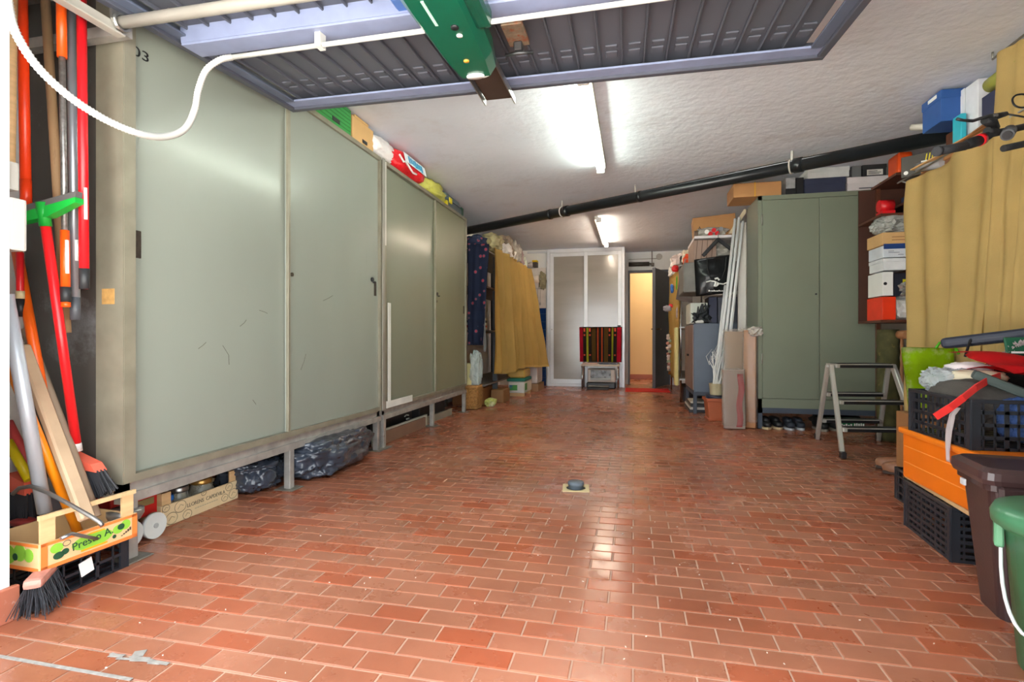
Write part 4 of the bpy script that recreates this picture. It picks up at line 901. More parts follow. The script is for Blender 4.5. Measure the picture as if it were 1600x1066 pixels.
def pxb(name, label, cat, x0, y0, x1, y1, Y, dep, M, lid=None, group=None, tape=None, z=None, tall=None):
    A = PY(x0, y1, Y); C = PY(x1, y0, Y); zb = A.z if z is None else z
    return carton(name, label, cat, ((A.x + C.x) / 2, Y + dep / 2, zb), (C.x - A.x, dep, (C.z - zb) if tall is None else tall), M, 0, lid, 0, group, tape)
LZ = 2.234
t = pxb('cardboard_box', 'brown cardboard box tied with yellow string on the left of the locker', 'box', 1146, 276, 1221, 309, LY + .02, .36, CARD, z=LZ, tall=.135)
b = B(); sx_ = -.02
b.bb(sx_ - .004, -.183, -.0, sx_ + .004, -.179, .139); b.bb(sx_ - .004, -.18, .134, sx_ + .004, .18, .139); b.make('string', mat('#e0a81c', .6), t)
t = pxb('storage_box', 'silver and black box beside the string-tied box on the locker', 'box', 1228, 270, 1243, 300, LY + .03, .3, mat('#b9babb', .35, m=.4, var=.2, vsc=25), z=LZ, tall=.165)
B().bb(-.045, -.153, .0, .04, -.15, .06).make('black_print', BLACK, t)
pxb('storage_box', 'narrow black box right of the silver box on the locker', 'box', 1244, 270, 1256, 300, LY + .03, .3, BLACK, z=LZ, tall=.16)
t = pxb('storage_box', 'dark navy shoebox under the pipe in the middle of the locker top', 'box', 1257, 273, 1322, 299, LY + .0, .32, NAVY, lid=.06, z=LZ, tall=.135)
pxb('storage_box', 'white shoebox stacked on the navy shoebox', 'box', 1262, 252, 1328, 272, LY + .0, .32, mat('#d5d7d6', .5), lid=.04, z=LZ + .137, tall=.095)
t = pxb('storage_box', 'pale grey shoebox with a yellow sticker on the right of the locker', 'box', 1324, 270, 1391, 293, LY + .0, .32, mat('#d6d0d0', .5), lid=.06, z=LZ, tall=.125)
b = B(); b.bb(.09, -.163, .015, .165, -.16, .062); b.make('yellow_sticker', mat('#c9d820', .5), t); b = B(); b.bb(-.08, -.163, .012, .09, -.16, .022); b.make('dark_stripe', mat('#55565f', .5), t)
t = pxb('storage_box', 'black shoebox with a white label on the pale grey shoebox', 'box', 1348, 244, 1386, 269, LY + .02, .28, mat('#2c2d2f', .5), lid=.05, z=LZ + .127, tall=.125)
b = B(); b.bb(-.065, -.143, .012, .065, -.14, .062); lb_ = b.make('white_label', mat('#dedad2', .5), t)
b = B(); b.bb(-.055, -.1445, .045, .02, -.143, .05); b.bb(-.055, -.1445, .032, .05, -.143, .037); b.bb(-.055, -.1445, .02, .035, -.143, .025); b.make('label_lines', BLACK, lb_)
pxb('storage_box', 'small grey box between white and black shoeboxes on the locker', 'box', 1331, 248, 1346, 270, LY + .03, .26, mat('#6e7072', .5), z=LZ + .127, tall=.11)
# shoes under the locker
def shoe(label, x, y, rz, M, S, high=False):
    t = thing('shoe', label, 'shoe', (x, y, 0), rz, 'shoes under the locker')
    B().prism([(.14 * cos(a), .046 * sin(a) * (1 + .12 * cos(a)), .001) for a in [k * pi / 9 for k in range(18)]], (0, 0, .02)).make('sole', S, t)
    b = B(); b.blob((-.035, 0, .065), (.2, .078, .085), .05, 1.3, 1, 3, False, zmin=.018); b.blob((.06, 0, .045), (.15, .08, .06), .05, 1.3, 4, 3, False, zmin=.018); b.make('upper', M, t)
    b = B()
    for i in range(4): b.tube([(.0 + i * .022, -.022, .085 - i * .008), (.006 + i * .022, .0, .094 - i * .009), (.0 + i * .022, .022, .085 - i * .008)], .003, 5)
    b.make('laces', S if high else BLACK, t)
SOLW = mat('#c9b28c', .6); SOLG = mat('#b4b8bd', .6)
for i, (px, l, M, S) in enumerate(((1200, 'black shoe with tan sole, first from the locker leg', BLACK, SOLW), (1216, 'black shoe with tan sole, second from the locker leg', BLACK, SOLW), (1234, 'dark navy sneaker with white sole beside the black shoes', mat('#262c38', .6), SOLG), (1250, 'dark navy sneaker with white sole, the one farther right', mat('#262c38', .6), SOLG), (1276, 'black shoe with grey edge behind the ladder leg', mat('#1b1c1f', .5), mat('#8b8578', .6)), (1297, 'dark shoe beside the green box under the locker', mat('#222325', .5), mat('#8b8578', .6)))):
    q = PZ(px, 671 if i < 4 else 669, 0); shoe(l, q.x, 5.56 + (.03 if i % 2 else 0), R(-90) + vary(0, .12), M, S, i in (2, 3))
t = pxb('storage_box', 'green box with white lettering under the locker', 'box', 1303, 660, 1351, 677, 5.53, .24, mat('#0f6f3f', .5), z=0, tall=.1)
b = B()
for i in range(6): b.bb(-.09 + i * .02, -.1222, .04, -.076 + i * .02, -.12, .066 if i % 2 else .058)
for i in range(5): b.bb(.04 + i * .018, -.1222, .045, .052 + i * .018, -.12, .08 if i % 2 else .072)
o = b.make('blurred_print', WPLAST, t); o['kind'] = 'stuff'
b = B(); b.blob((1.95, 5.85, .06), (.45, .3, .12), .2, 2, 5, 3, False, zmin=0); b.top('dark_bag', mat('#1f2022', .6), 'dark bag at the back under the locker', 'bag')

# --- shelf stack between locker and curtain
sh = thing('wooden_shelf', 'dark brown wooden shelf between locker and yellow curtain', 'shelf', (2.3, 5.1, 0))
SHB = [PY(1400, y, 4.95).z for y in (500, 333)]
for x in (2.12, 2.56):
    for y in ((5.36,) if x < 2.2 else (4.97, 5.36)): B().bb(x, y, 0, x + .03, y + .03, 2.2).make('upright', WOODD, sh, True)
B().bb(2.17, 4.93, SHB[1] + .02, 2.2, 4.96, 2.2).make('upright', WOODD, sh, True)
for z in SHB: B().bb(1.985, 4.94, z - .02, 2.6, 5.4, z).make('shelf_board', WOODD, sh, True)
B().bb(2.17, 4.93, 1.97, 2.6, 5.4, 1.99).make('shelf_board', WOODD, sh, True)
B().bb(2.09, 4.93, 2.2, 2.6, 5.4, 2.22).make('shelf_board', WOODD, sh, True)
B().bb(1.99, 5.395, SHB[0], 2.6, 5.41, 2.2).make('back_panel', mat('#4a2a1e', .6), sh, True)
S0 = SHB[0]
yS = 4.955
def zc(y): return PY(1400, y, yS).z
pxb('storage_box', 'bright orange-red box at the bottom of the shelf by the locker', 'box', 1379, 462, 1400, 500, yS, .3, mat('#f0380e', .45), z=S0 + .001, tall=zc(463) - S0 - .004)
b = B(); A = PY(1409, 480, yS); b.blob((A.x + .03, yS + .12, S0 + .1), (.17, .22, .195), .25, 2.5, 4, 3, True, zmin=S0 + .001); b.top('plastic_bag', FILMW, 'white crumpled bag beside the orange-red box', 'bag')
z1 = zc(462); t = pxb('storage_box', 'white box with a dark print standing on the orange-red box', 'box', 1379, 424, 1396, 462, yS, .28, WPLAST, z=z1, tall=zc(424) - z1 - .003)
b = B(); b.prism([(-.02 + .013 * cos(a), -.1425, .1 + .013 * sin(a)) for a in [k * pi / 8 for k in range(16)]], (0, .003, 0)); b.make('dark_print', BLACK, t)
t = pxb('storage_box', 'black box right of the white printed box on the shelf', 'box', 1397, 426, 1424, 462, yS + .02, .28, mat('#1c2030', .5), z=z1, tall=zc(426) - z1 - .003)
b = B(); b.bb(.0, -.1425, .09, .045, -.139, .135); b.make('yellow_sticker', mat('#dcd81a', .5), t)
b = B(); b.bb(.06, -.1425, .12, .09, -.139, .15); b.make('pink_sticker', mat('#c64458', .5), t)
b = B(); A = PY(1412, 450, yS); b.blob((A.x + .01, yS - .07, zc(452)), (.12, .1, .1), .5, 3, 9, 3, True); b.top('foil_bag', mat('#a9a6a2', .25, m=.6, var=.3, vsc=20), 'crumpled silver foil bag in front of the black box', 'bag')
z2 = zc(422); pxb('storage_box', 'plain white box in the middle of the shelf stack', 'box', 1380, 402, 1417, 422, yS, .28, mat('#e6e8ea', .5), lid=.03, z=z2, tall=zc(402.5) - z2 - .003)
z3 = zc(402); t = pxb('storage_box', 'white box with a dark blue top band in the shelf stack', 'box', 1380, 382, 1418, 402, yS, .28, mat('#d9dee6', .5), z=z3, tall=zc(382.5) - z3 - .003)
b = B(); b.bb(-.085, -.142, .07, .085, -.139, .112); b.bb(-.085, -.14, .11, .085, .14, .1135); bp_ = b.make('blue_band', mat('#1b3f80', .5), t); b = B(); b.bb(-.05, -.142, .05, -.01, -.1395, .054); b.bb(-.05, -.142, .038, .03, -.1395, .042); b.bb(.02, -.142, .02, .06, -.1395, .024); b.make('label_lines', mat('#6b7280', .5), t)
z4 = zc(382); t = pxb('cardboard_box', 'tan cardboard box under the clear bag in the shelf stack', 'box', 1379, 362, 1426, 382, yS, .3, CARDL, z=z4, tall=zc(362) - z4 - .003)
b = B(); b.bb(-.04, -.1525, .06, .07, -.149, .065); b.bb(-.04, -.1525, .035, .1, -.149, .04); b.make('label_lines', CARDD, t)
b = B(); A = PY(1402, 360, yS); b.blob((A.x + .02, yS + .12, zc(348)), (.3, .28, .165), .3, 2.6, 14, 4, True, zmin=zc(362)); b.top('plastic_bag', mat('#b5b7b2', .15, var=.25, vsc=18, bump=.5, bs=30, tr=.15), 'clear plastic bag of dark things on the tan box', 'bag')
b = B(); z5 = SHB[1]; b.cyl((PY(1378, 315, yS).x, yS + .06, z5 + .075), (PY(1400, 315, yS).x, yS + .06, z5 + .075), .05, n=18); b.bb(PY(1379, 315, yS).x, yS, z5, PY(1399, 315, yS).x, yS + .12, z5 + .026); b.top('red_canister', RED, 'shiny red canister lying on the brown shelf', 'canister')
t = pxb('storage_box', 'dark blue box behind the upright on the brown shelf', 'box', 1431, 300, 1445, 322, 5.05, .25, mat('#29395c', .5), z=SHB[1] + .001, tall=.2)
b = B(); b.box((2.175, 5.06, 2.312), (.11, .2, .18), .03, seg=3); b.box((2.22, 5.06, 2.30), (.05, .18, .15), .02); b.top('orange_case', mat('#f2560f', .4, stain='#e6c21a', ssc=4, sth=.62), 'orange case on the top of the brown shelf', 'case')
# rolled rug and leftovers below
b = B(); A = PZ(1397, 684, 0); pr = [(.001, 0), (.09, 0)] + [(.092 + .006 * (i % 2), i * .05) for i in range(1, 19)] + [(.09, .94), (.001, .94)]
b.lathe(pr, (2.11, 5.12, 0), 20, .85, 1); b.top('rolled_rug', mat('#4d4a2a', .9, var=.35, vsc=12, stain='#8b7a3c', ssc=16, sth=.6), 'rolled mottled green-brown rug standing under the shelf', 'rug')
b = B(); A = PY(1412, 523, 4.9); b.cyl((A.x + .03, 4.9, A.z), (A.x + .03, 5.15, A.z), .035, n=16); b.cyl((A.x + .03, 5.0, 0), (A.x + .03, 5.0, A.z), .012, n=8); b.top('round_timber', mat('#a5714a', .6), 'round timber end beside the rolled rug', 'timber')
b = B(); A = PZ(1403, 694, 0); b.box((A.x + .02, 4.78, .36), (.02, .05, .72), .003); b.top('red_strip', mat('#b3211c', .4), 'narrow red plastic strip standing beside the rolled rug', 'strip')
b = B(); A = PZ(1390, 686, 0); b.prism([(A.x - .06, A.y, 0), (A.x + .12, A.y, 0), (A.x + .12, A.y, .07), (A.x, A.y, .05)], (0, .08, 0)); b.top('red_wedge', mat('#b3241b', .5), 'low red plastic wedge on the tiles under the ladder', 'wedge')

# ================================================================ CURTAINED SHELF ON THE RIGHT
rs = thing('steel_shelf', 'tall steel shelf behind the yellow curtain on the right wall', 'shelf', (2.3, 3.95, 0))
for x in (2.06, 2.56):
    for y in (3.1, 4.5): B().bb(x, y, 0, x + .04, y + .04, 2.0).make('upright', SLATED, rs, True)
for z in (.3, 1.1, 1.98): B().bb(2.04, 3.08, z, 2.6, 4.56, z + .025).make('shelf_board', LGREY, rs, True)
def curtain(name, label, top, bot, nrm, nf, amp, M, nu=90, nv=30, seed=0, th=.004, parent=None):
    nrm = Vector(nrm)
    def f(u, v):
        p = top(u).lerp(bot(u), v)
        ph = 2 * pi * nf * (u + .05 * sin(5 * u + seed)) + seed + .8 * sin(v * 2.2 + u * 4 + seed)
        w = sin(ph) * .6 + .4 * sin(ph * .53 + 1.3) + .25 * noise.noise(Vector((u * 9, v * 3, seed)))
        return p + nrm * amp * w * (.45 + .55 * v) + nrm * .02 * noise.noise(Vector((u * 3, v * 4, seed + 5)))
    b = B(); b.grid(f, nu, nv, th); return b.top(name, M, label, 'curtain')
XC = 1.96
curtain('curtain', 'large ochre yellow curtain hanging in front of the right-hand shelf', lambda u: Vector((XC + .02 * u, 4.47 - 1.07 * u, 2.0 + .03 * u + .01 * sin(u * 12))), lambda u: Vector((XC - .05 + .0 * u, 4.33 - .85 * u, .3)), (1, .2, 0), 4.6, .065, YCURT, 130, 40, 1)
curtain('curtain', 'narrow ochre curtain hung from the ceiling at the right edge', lambda u: Vector((XC - .01, 3.46 - .5 * u, 2.42 - .02 * u)), lambda u: Vector((XC - .1, 3.44 - .45 * u, .4)), (1, .3, 0), 3.2, .04, YCURT, 50, 40, 4)
b = B(); b.cyl((XC - .02, 4.55, 2.035), (XC - .02, 2.9, 2.035), .006, n=8); b.cyl((XC + .0, 3.5, 2.43), (XC - .0, 2.9, 2.43), .006, n=8)
for y in (3.5, 2.95): b.cyl((XC, y, 2.43), (XC, y, CZ), .005, n=8)
b.cyl((XC - .02, 4.5, 2.035), (2.07, 4.5, 1.99), .006, n=8); b.cyl((XC - .02, 3.12, 2.035), (2.07, 3.12, 1.99), .006, n=8)
b.top('curtain_wire', STEEL, 'thin steel wires that carry the yellow curtains on the right', 'wire')
# things on top of that shelf
TZ = 2.007
def slab(label, px, y0, y1, Yc, M, name, cat, tilt=0.):
    pass
t = carton('cardboard_box', 'flattened brown cardboard sheets along the top of the curtained shelf', 'cardboard', (2.14, 3.78, TZ + .03), (.3, 1.1, .03), CARD)
for i, (dx, dz, rz_) in enumerate(((-.06, .02, 4), (-.07, .03, -5), (-.08, .036, 2))):
    b = B(); b.box((0, 0, 0), (.26, .9 - i * .22, .008), .001, M=Matrix.Translation((dx, .1 - i * .1, dz)) @ Matrix.Rotation(R(rz_), 4, 'Z') @ Matrix.Rotation(R(4 - 3 * i), 4, 'Y')); b.make('cardboard_flap', (CARDL, CARDD, CARD)[i], t)
b = B(); b.bb(2.0, 3.3, TZ, 2.3, 4.4, TZ + .028); b.top('wooden_plank', mat('#8d5a34', .6, var=.15, stretch=(6, 1, 6)), 'brown plank under the cardboard on the curtained shelf', 'plank')
t = thing('striped_box', 'dark grey box with black and yellow stripes at the far end of the curtained shelf', 'box', (2.07, 4.42, TZ + .03), R(-38))
B().bb(-.13, -.1, 0, .13, .1, .15, .003).make('box_body', mat('#4b4741', .55), t)
for i in range(4):
    b = B(); b.prism([(.0 + i * .018, -.1012, .01), (.007 + i * .018, -.1012, .01), (.027 + i * .018, -.1012, .14), (.02 + i * .018, -.1012, .14)], (0, .001, 0)); b.make('yellow_stripe', mat('#e3cf2a', .5), t)
b = B(); b.prism([(-.1 + .014 * cos(a), -.1012, .03 + .014 * sin(a)) for a in [k * pi / 8 for k in range(16)]], (0, .001, 0)); b.make('white_ring', WPLAST, t); b = B(); b.bb(-.01, -.1022, .07, .025, -.1008, .095); b.make('white_print', WPLAST, t)
BLUE = mat('#2c5aa0', .5)
def boxp(name, label, x, y, z, sx, sy, sz, M, rz=0., lid=None): return carton(name, label, 'box', (x, y, z), (sx, sy, sz), M, rz, lid)
boxp('wooden_box', 'brown wooden box behind the pipe end carrying the blue box', 2.19, 4.06, TZ, .26, .2, .236, WOODD)
t = boxp('storage_box', 'blue shoebox with a white label just below the ceiling on the right', 2.05, 4.01, TZ + .24, .3, .23, .2, BLUE, R(0), lid=.055)
B().bb(-.1525, -.07, .165, -.15, .03, .187).make('white_label', WPLAST, t)
boxp('storage_box', 'turquoise box standing behind the brake lever', 1.985, 3.86, TZ + .085, .03, .09, .165, mat('#2fb5c9', .5), R(0))
t = boxp('storage_box', 'tall white shoebox on end against the ceiling on the right', 2.125, 3.82, TZ + .085, .22, .18, .335, mat('#dfe1e6', .5), 0, lid=False)
B().bb(-.114, .04, .0, -.11, .092, .336).make('lid_edge', mat('#eef0f2', .5), t); B().bb(-.1125, .034, .0, -.1105, .04, .33).make('lid_seam', LGREY, t)
t = boxp('storage_box', 'dark navy box with a small gold emblem beside the white shoebox', 2.10, 3.52, TZ + .08, .22, .265, .19, mat('#2c3150', .5), 0)
b = B()
for (y, z) in ((0, .12), (.016, .105), (-.016, .105), (.0, .138), (.02, .13), (-.006, .095)): b.box((0, 0, 0), (.002, .02, .008), .001, M=Matrix.Translation((-.1115, y - .04, z - .02)) @ Matrix.Rotation(R(35), 4, 'X'))
b.make('gold_emblem', mat('#c8a542', .4, m=.5), t)
b = B(); b.cyl((2.02, 3.62, 2.335), (1.99, 3.30, 2.32), .042, n=20); b.top('yellow_roll', mat('#bdbf4a', .5, var=.08, stain='#5b5a2a', ssc=14, sth=.7), 'yellow printed roll under the ceiling beside the narrow curtain', 'roll')
b = B(); A, C = PY(1425, 199, 4.35), PY(1462, 197, 4.2); b.cyl(A, C, .022, n=14); b.top('white_roll', mat('#e2ddd2', .6), 'thin white roll lying on the drain pipe', 'roll')
b = B(); b.box((0, 0, 0), (.25, .16, .04), .004, M=Matrix.Translation((2.12, 3.5, TZ + .055))); b.top('cardboard_box', CARD, 'flat cardboard box under the navy box', 'cardboard')
b = B(); A, C = PY(1436, 262, 4.3), PY(1475, 254, 4.05); b.cyl(A, C, .032, n=14); b.top('paper_roll', mat('#a5a4a8', .6, var=.1), 'grey rolled paper above the striped box', 'roll')

# --- handlebar end of the hanging bicycle
bk = thing('bicycle', 'black bicycle handlebar with a red ring, hung before the yellow curtain', 'bicycle', (1.78, 2.62, 1.7))
def Pd(x, y, d):
    a = (x - 800) / FPX; return Vector((d * (a * cos(YAW) - sin(YAW)), d * (a * sin(YAW) + cos(YAW)), CAMZ + (HY - y) / FPX * d))
g0, g1 = Pd(1463, 237, 2.0), Pd(1500, 230, 2.03)
RB = mat('#1f2022', .55, bump=.2, bs=150)
b = B(); b.cyl(g0, Pd(1508, 228, 2.04), .0165, n=16); b.cyl(g0, g0.lerp(g1, .12), .018, n=16); b.make('grip', mat('#35363a', .6, bump=.3, bs=120), bk, True)
B().tube([Pd(1506, 228, 2.04), Pd(1516, 224, 2.05), Pd(1532, 219, 2.06)], [.0165, .0205, .0205], 16).make('shifter', RB, bk, True)
B().tube([Pd(1529, 220, 2.058), Pd(1535, 217, 2.063)], .0225, 16).make('red_ring', RED, bk, True)
B().tube([Pd(1535, 217, 2.063), Pd(1550, 209, 2.08), Pd(1575, 204, 2.1), Pd(1600, 198, 2.15), Pd(1660, 190, 2.2)], [.019, .014, .013, .013, .015], 14).make('handlebar', RB, bk, True)
B().tube([Pd(1495, 186, 2.0), Pd(1505, 188, 2.0), Pd(1520, 189, 2.01), Pd(1532, 185, 2.03), Pd(1545, 182, 2.05), Pd(1555, 182, 2.06)], [.006, .005, .006, .006, .008, .012], 10).make('brake_lever', BLACK, bk, True)
b = B(); b.tube([Pd(1538, 188, 2.05), Pd(1548, 190, 2.06), Pd(1556, 200, 2.08)], [.014, .022, .014], 10); b.tube([Pd(1550, 184, 2.06), Pd(1572, 178, 2.07)], [.014, .009], 10); b.tube([Pd(1542, 205, 2.07), Pd(1556, 206, 2.08)], .016, 10); b.make('lever_clamp', RB, bk, True)
b = B(); b.tube([Pd(1552, 181, 2.045), Pd(1558, 180, 2.045)], .006, 8); b.make('barrel_bolt', STEEL, bk, True)
b = B(); b.tube([Pd(1565, 178, 2.07), Pd(1573, 177, 2.07)], .007, 8); b.make('cable_end', STEEL, bk, True)
ck = [Pd(*p) for p in ((1572, 178, 2.07), (1590, 181, 2.05), (1604, 182, 2.05), (1612, 170, 2.05), (1606, 150, 2.06), (1590, 148, 2.06), (1582, 155, 2.06), (1586, 165, 2.05), (1600, 168, 2.05), (1625, 160, 2.1))]
cs = []
for i in range(len(ck) - 1):
    p_, a_, b_, c_ = ck[max(0, i - 1)], ck[i], ck[i + 1], ck[min(len(ck) - 1, i + 2)]
    cs += [.5 * ((2 * a_) + (b_ - p_) * t + (2 * p_ - 5 * a_ + 4 * b_ - c_) * t * t + (3 * a_ - p_ - 3 * b_ + c_) * t ** 3) for t in [k / 6 for k in range(6)]]
B().tube(cs, .0035, 8).make('brake_cable', BLACK, bk, True)
b = B(); b.tube([Pd(1578, 204, 2.02), Pd(1574, 211, 1.98)], [.021, .021], 18); b.make('bar_clamp', mat('#4a4b4e', .5), bk, True); b = B(); b.tube([Pd(1574, 211, 1.98), Pd(1573.6, 211.6, 1.977)], .015, 16); b.make('clamp_bore', BLACK, bk, True)
b = B(); b.tube([Pd(1568, 232, 1.9), Pd(1600, 225, 1.92), Pd(1660, 214, 2.0)], [.012, .012, .014], 12); b.make('bar_end', RB, bk, True)
E1 = Pd(1660, 190, 2.2)
b = B(); b.tube([E1, E1 + Vector((.05, .0, -.02)), E1 + Vector((.08, -.02, -.2))], .02, 12); b.make('stem', RB, bk, True)
b = B(); b.tube([E1 + Vector((.08, -.02, -.12)), E1 + Vector((.1, -.04, -.34))], .026, 14); b.tube([E1 + Vector((.08, -.02, -.16)), E1 + Vector((.5, -.35, -.3))], .018, 12); b.tube([E1 + Vector((.1, -.04, -.32)), E1 + Vector((.45, -.45, -.7))], .02, 12); b.tube([Pd(1660, 214, 2.0), E1 + Vector((.03, -.02, -.06))], .014, 10); b.make('frame', BLACK, bk, True)
b = B(); b.tube([E1 + Vector((.03, 0, -.02)), E1 + Vector((.03, 0, .2)), (E1.x + .03, E1.y, CZ)], .006, 8); b.make('hanging_hook', STEEL, bk, True)

# ================================================================ RIGHT REAR: RACK, SLATE CABINET, CURTAINED RACK
gc = thing('slate_cabinet', 'blue-grey cabinet on legs with a brown front, beside the white poles', 'cabinet', (.92, 6.88, 0))
B().bb(.672, 6.4, .25, 1.17, 7.33, 1.035, .004).make('carcass', SLATE, gc, True)
PINK = mat('#8c7269', .5, var=.06)
for a, c in ((6.42, 6.86), (6.87, 7.31)):
    d = B().bb(.66, a, .27, .674, c, 1.02, .003).make('cabinet_door', PINK, gc, True)
    k_ = B(); k_.cyl((.66, 6.84 if a < 6.5 else 6.9, .66), (.64, 6.84 if a < 6.5 else 6.9, .66), .014, n=10); k_.bm.transform(TM[gc.name].inverted()); k_.make('knob', BLACK, d)
b = B(); b.bb(.668, 6.4, .21, 1.17, 6.44, .25); b.bb(.668, 7.29, .21, 1.17, 7.33, .25); b.bb(.668, 6.4, .21, .708, 7.33, .25); b.bb(1.13, 6.4, .21, 1.17, 7.33, .25); b.make('base_frame', SLATED, gc, True)
for x in (.668, 1.13):
    for y in (6.4, 7.29): B().bb(x, y, 0, x + .04, y + .04, .21, .003).make('leg', SLATED, gc, True)
for i, (l, M, z) in enumerate((('black flat panel lying lowest under the slate cabinet', mat('#22232a', .4), 0), ('white-edged black panel lying in the middle under the slate cabinet', mat('#c9c4bb', .5), .032), ('black panel with pale top under the slate cabinet, the upper one', mat('#2a2b30', .4), .064))):
    b = B(); b.bb(.63 + i * .01, 6.5, z, 1.1, 7.1 + i * .03, z + .03, .003); b.top('flat_panel', M, l, 'panel')
b = B(); b.bb(.66, 6.62, .095, 1.0, 7.0, .115, .002); b.top('flat_panel', mat('#d9d2c2', .6), 'cream flat sheet on top of the pile under the slate cabinet', 'panel')
# white rack behind the slate cabinet top
wr = thing('white_rack', 'white wooden rack whose plank stands between the white poles and the locker', 'rack', (1.17, 6.3, 0))
WP = mat('#f0ebe0', .6, var=.05)
B().bb(1.115, 6.22, 0, 1.2, 6.25, 2.13, .002).make('upright', WP, wr, True)
for x in (.69, 1.19): B().bb(x - .0, 6.95, 1.04, x + .03, 6.98, 2.05).make('upright', WP, wr, True)
B().bb(.665, 6.255, 1.98, 1.2, 7.0, 2.01, .002).make('shelf_board', mat('#e3dde0', .5), wr, True)
B().bb(.84, 6.255, 1.345, 1.2, 6.98, 1.385, .004).make('shelf_board', mat('#c7c5bf', .5), wr, True)
b = B(); b.prism([(1.02, 6.245, 2.02), (1.06, 6.245, 2.02), (1.2, 6.245, 2.24), (1.2, 6.245, 2.28), (1.18, 6.245, 2.28)], (0, .02, 0)); b.make('brace', mat('#d9cba8', .6), wr, True)
boxp('storage_box', 'large dark navy box on the slate cabinet, right one', 1.05, 6.62, 1.037, .22, .36, .30, BLUED)
boxp('storage_box', 'large dark navy box on the slate cabinet, left one', .885, 6.62, 1.037, .09, .36, .30, NAVY)
boxp('storage_box', 'plain white box on the slate cabinet beside the crumpled black bag', .74, 6.75, 1.037, .19, .5, .24, mat('#d4dace', .5))
b = B(); b.blob((.76, 6.44, 1.1), (.2, .12, .14), .5, 3, 7, 3, True, zmin=1.037)
for i in range(9): b.tube([(.76 + random.uniform(-.06, .06), 6.44, 1.15), (.76 + random.uniform(-.1, .1), 6.42, 1.24 + random.uniform(-.02, .03))], [.018, .006], 5)
b.top('black_bag', mat('#161d22', .5, var=.3, vsc=20), 'spiky crumpled black bag on the slate cabinet', 'bag')
b = B(); b.blob((.735, 6.41, 1.055), (.1, .06, .04), .3, 3, 7, 3, True); b.top('white_cloth', FILMW, 'small crumpled white cloth in front of the spiky black bag', 'cloth')
# big black bag
bb_ = thing('tote_bag', 'large black carrier bag with a white splash print, hung from the white rack', 'bag', (.95, 6.2, 1.38))
TB = mat('#24272a', .28, bump=.25, bs=10, coat=.2)
q = [PY(1085, 406, 6.2), PY(1146, 398, 6.2), PY(1146, 457, 6.2), PY(1088, 463, 6.2)]
b = B(); b.grid(lambda u, v: q[0].lerp(q[1], u).lerp(q[3].lerp(q[2], u), v) + Vector((0, -.07 * sin(pi * u) ** .6 * sin(pi * (.12 + .7 * v)) + .012 * noise.noise(Vector((u * 5, v * 5, 1))), 0)), 20, 16, .004); b.grid(lambda u, v: q[0].lerp(q[1], u).lerp(q[3].lerp(q[2], u), v) + Vector((0, .03, 0)), 6, 6, .004); b.make('bag_body', TB, bb_, True)
b = B(); y = -.085
hq = [PY(*p, 6.11) for p in ((1105, 404), (1106, 420), (1110, 434), (1118, 438), (1128, 434), (1134, 420), (1135, 402))]; b.tube(hq, .006, 6); b.make('handle', BLACK, bb_, True)
b = B()
for pts_, w in ((((1103, 441), (1110, 439), (1117, 440), (1123, 443), (1130, 444), (1138, 441)), .008), (((1117, 436), (1121, 435), (1124, 438)), .012), (((1119, 441), (1117, 448)), .016), (((1123, 443), (1119, 447)), .012)): b.tube([PY(*p, 6.113) for p in pts_], w, 6)
b.make('splash_print', WPLAST, bb_, True)
b = B()
for i in range(9): A = PY(1108 + i * 2.6, 455, 6.118); b.bb(A.x - .006, A.y - .003, A.z - .004, A.x + .006, A.y, A.z + (.006 if i % 3 else .012))
b.make('blurred_print', WPLAST, bb_, True)
# grey tote with orange bag
gt = thing('tote_bag', 'grey-pink cloth tote bag hanging at the side of the curtained rack', 'bag', (.6, 7.1, 1.25))
GT = mat('#a89a94', .8, bump=.15, bs=120)
q2 = [PY(1064, 420, 6.95), PY(1083, 420, 6.95), PY(1082, 474, 6.95), PY(1056, 468, 6.95)]
b = B()
b.grid(lambda u, v: q2[0].lerp(q2[1], u).lerp(q2[3].lerp(q2[2], u), v) + Vector((0, -.06 * sin(pi * u) * sin(pi * (.1 + .8 * v)), 0)), 12, 12, .004)
b.grid(lambda u, v: q2[0].lerp(q2[1], u).lerp(q2[3].lerp(q2[2], u), v) + Vector((0, .05 * sin(pi * u), 0)), 12, 12, .004); b.make('bag_body', GT, gt, True)
b = B(); b.tube([q2[0] + Vector((.03, 0, 0)), q2[0] + Vector((.05, 0, .12)), q2[1] + Vector((-.05, 0, .12)), q2[1] + Vector((-.02, 0, 0))], .008, 6); b.make('handle', GT, gt, True)
b = B(); b.blob(PY(1075, 409, 7.0), (.11, .1, .17), .4, 3, 3, 3, True); b.top('orange_bag', mat('#f0500f', .4, bump=.3), 'bright orange bag behind the grey-pink tote', 'bag')
# hanger
hg = thing('clothes_hanger', 'black clothes hanger on the front edge of the white rack', 'hanger', (.95, 6.23, 1.8))
pA, pT, pB = PY(1099, 399, 6.23), PY(1122, 374, 6.23), PY(1143, 390, 6.23)
b = B()
for p, q_ in ((pT, pA), (pT, pB)):
    d_ = q_ - p; Mb = Matrix.Translation((p + q_) / 2) @ d_.to_track_quat('X', 'Z').to_matrix().to_4x4(); b.box((0, 0, 0), (d_.length + .02, .018, .04), .006, M=Mb)
b.make('hanger_arms', BLACK, hg, True)
b = B(); b.tube([pT, pT + Vector((0, 0, .06)), pT + Vector((.015, .0, .09)), pT + Vector((0, .01, .105)), pT + Vector((-.02, .02, .09))], .004, 6); b.make('hook', CHROME, hg, True)
b = B(); b.blob((.98, 6.55, 1.87), (.3, .4, .2), .3, 2.6, 8, 3, True, zmin=1.79); b.top('plastic_bag', FILMG, 'clear plastic bag behind the black hanger', 'bag')
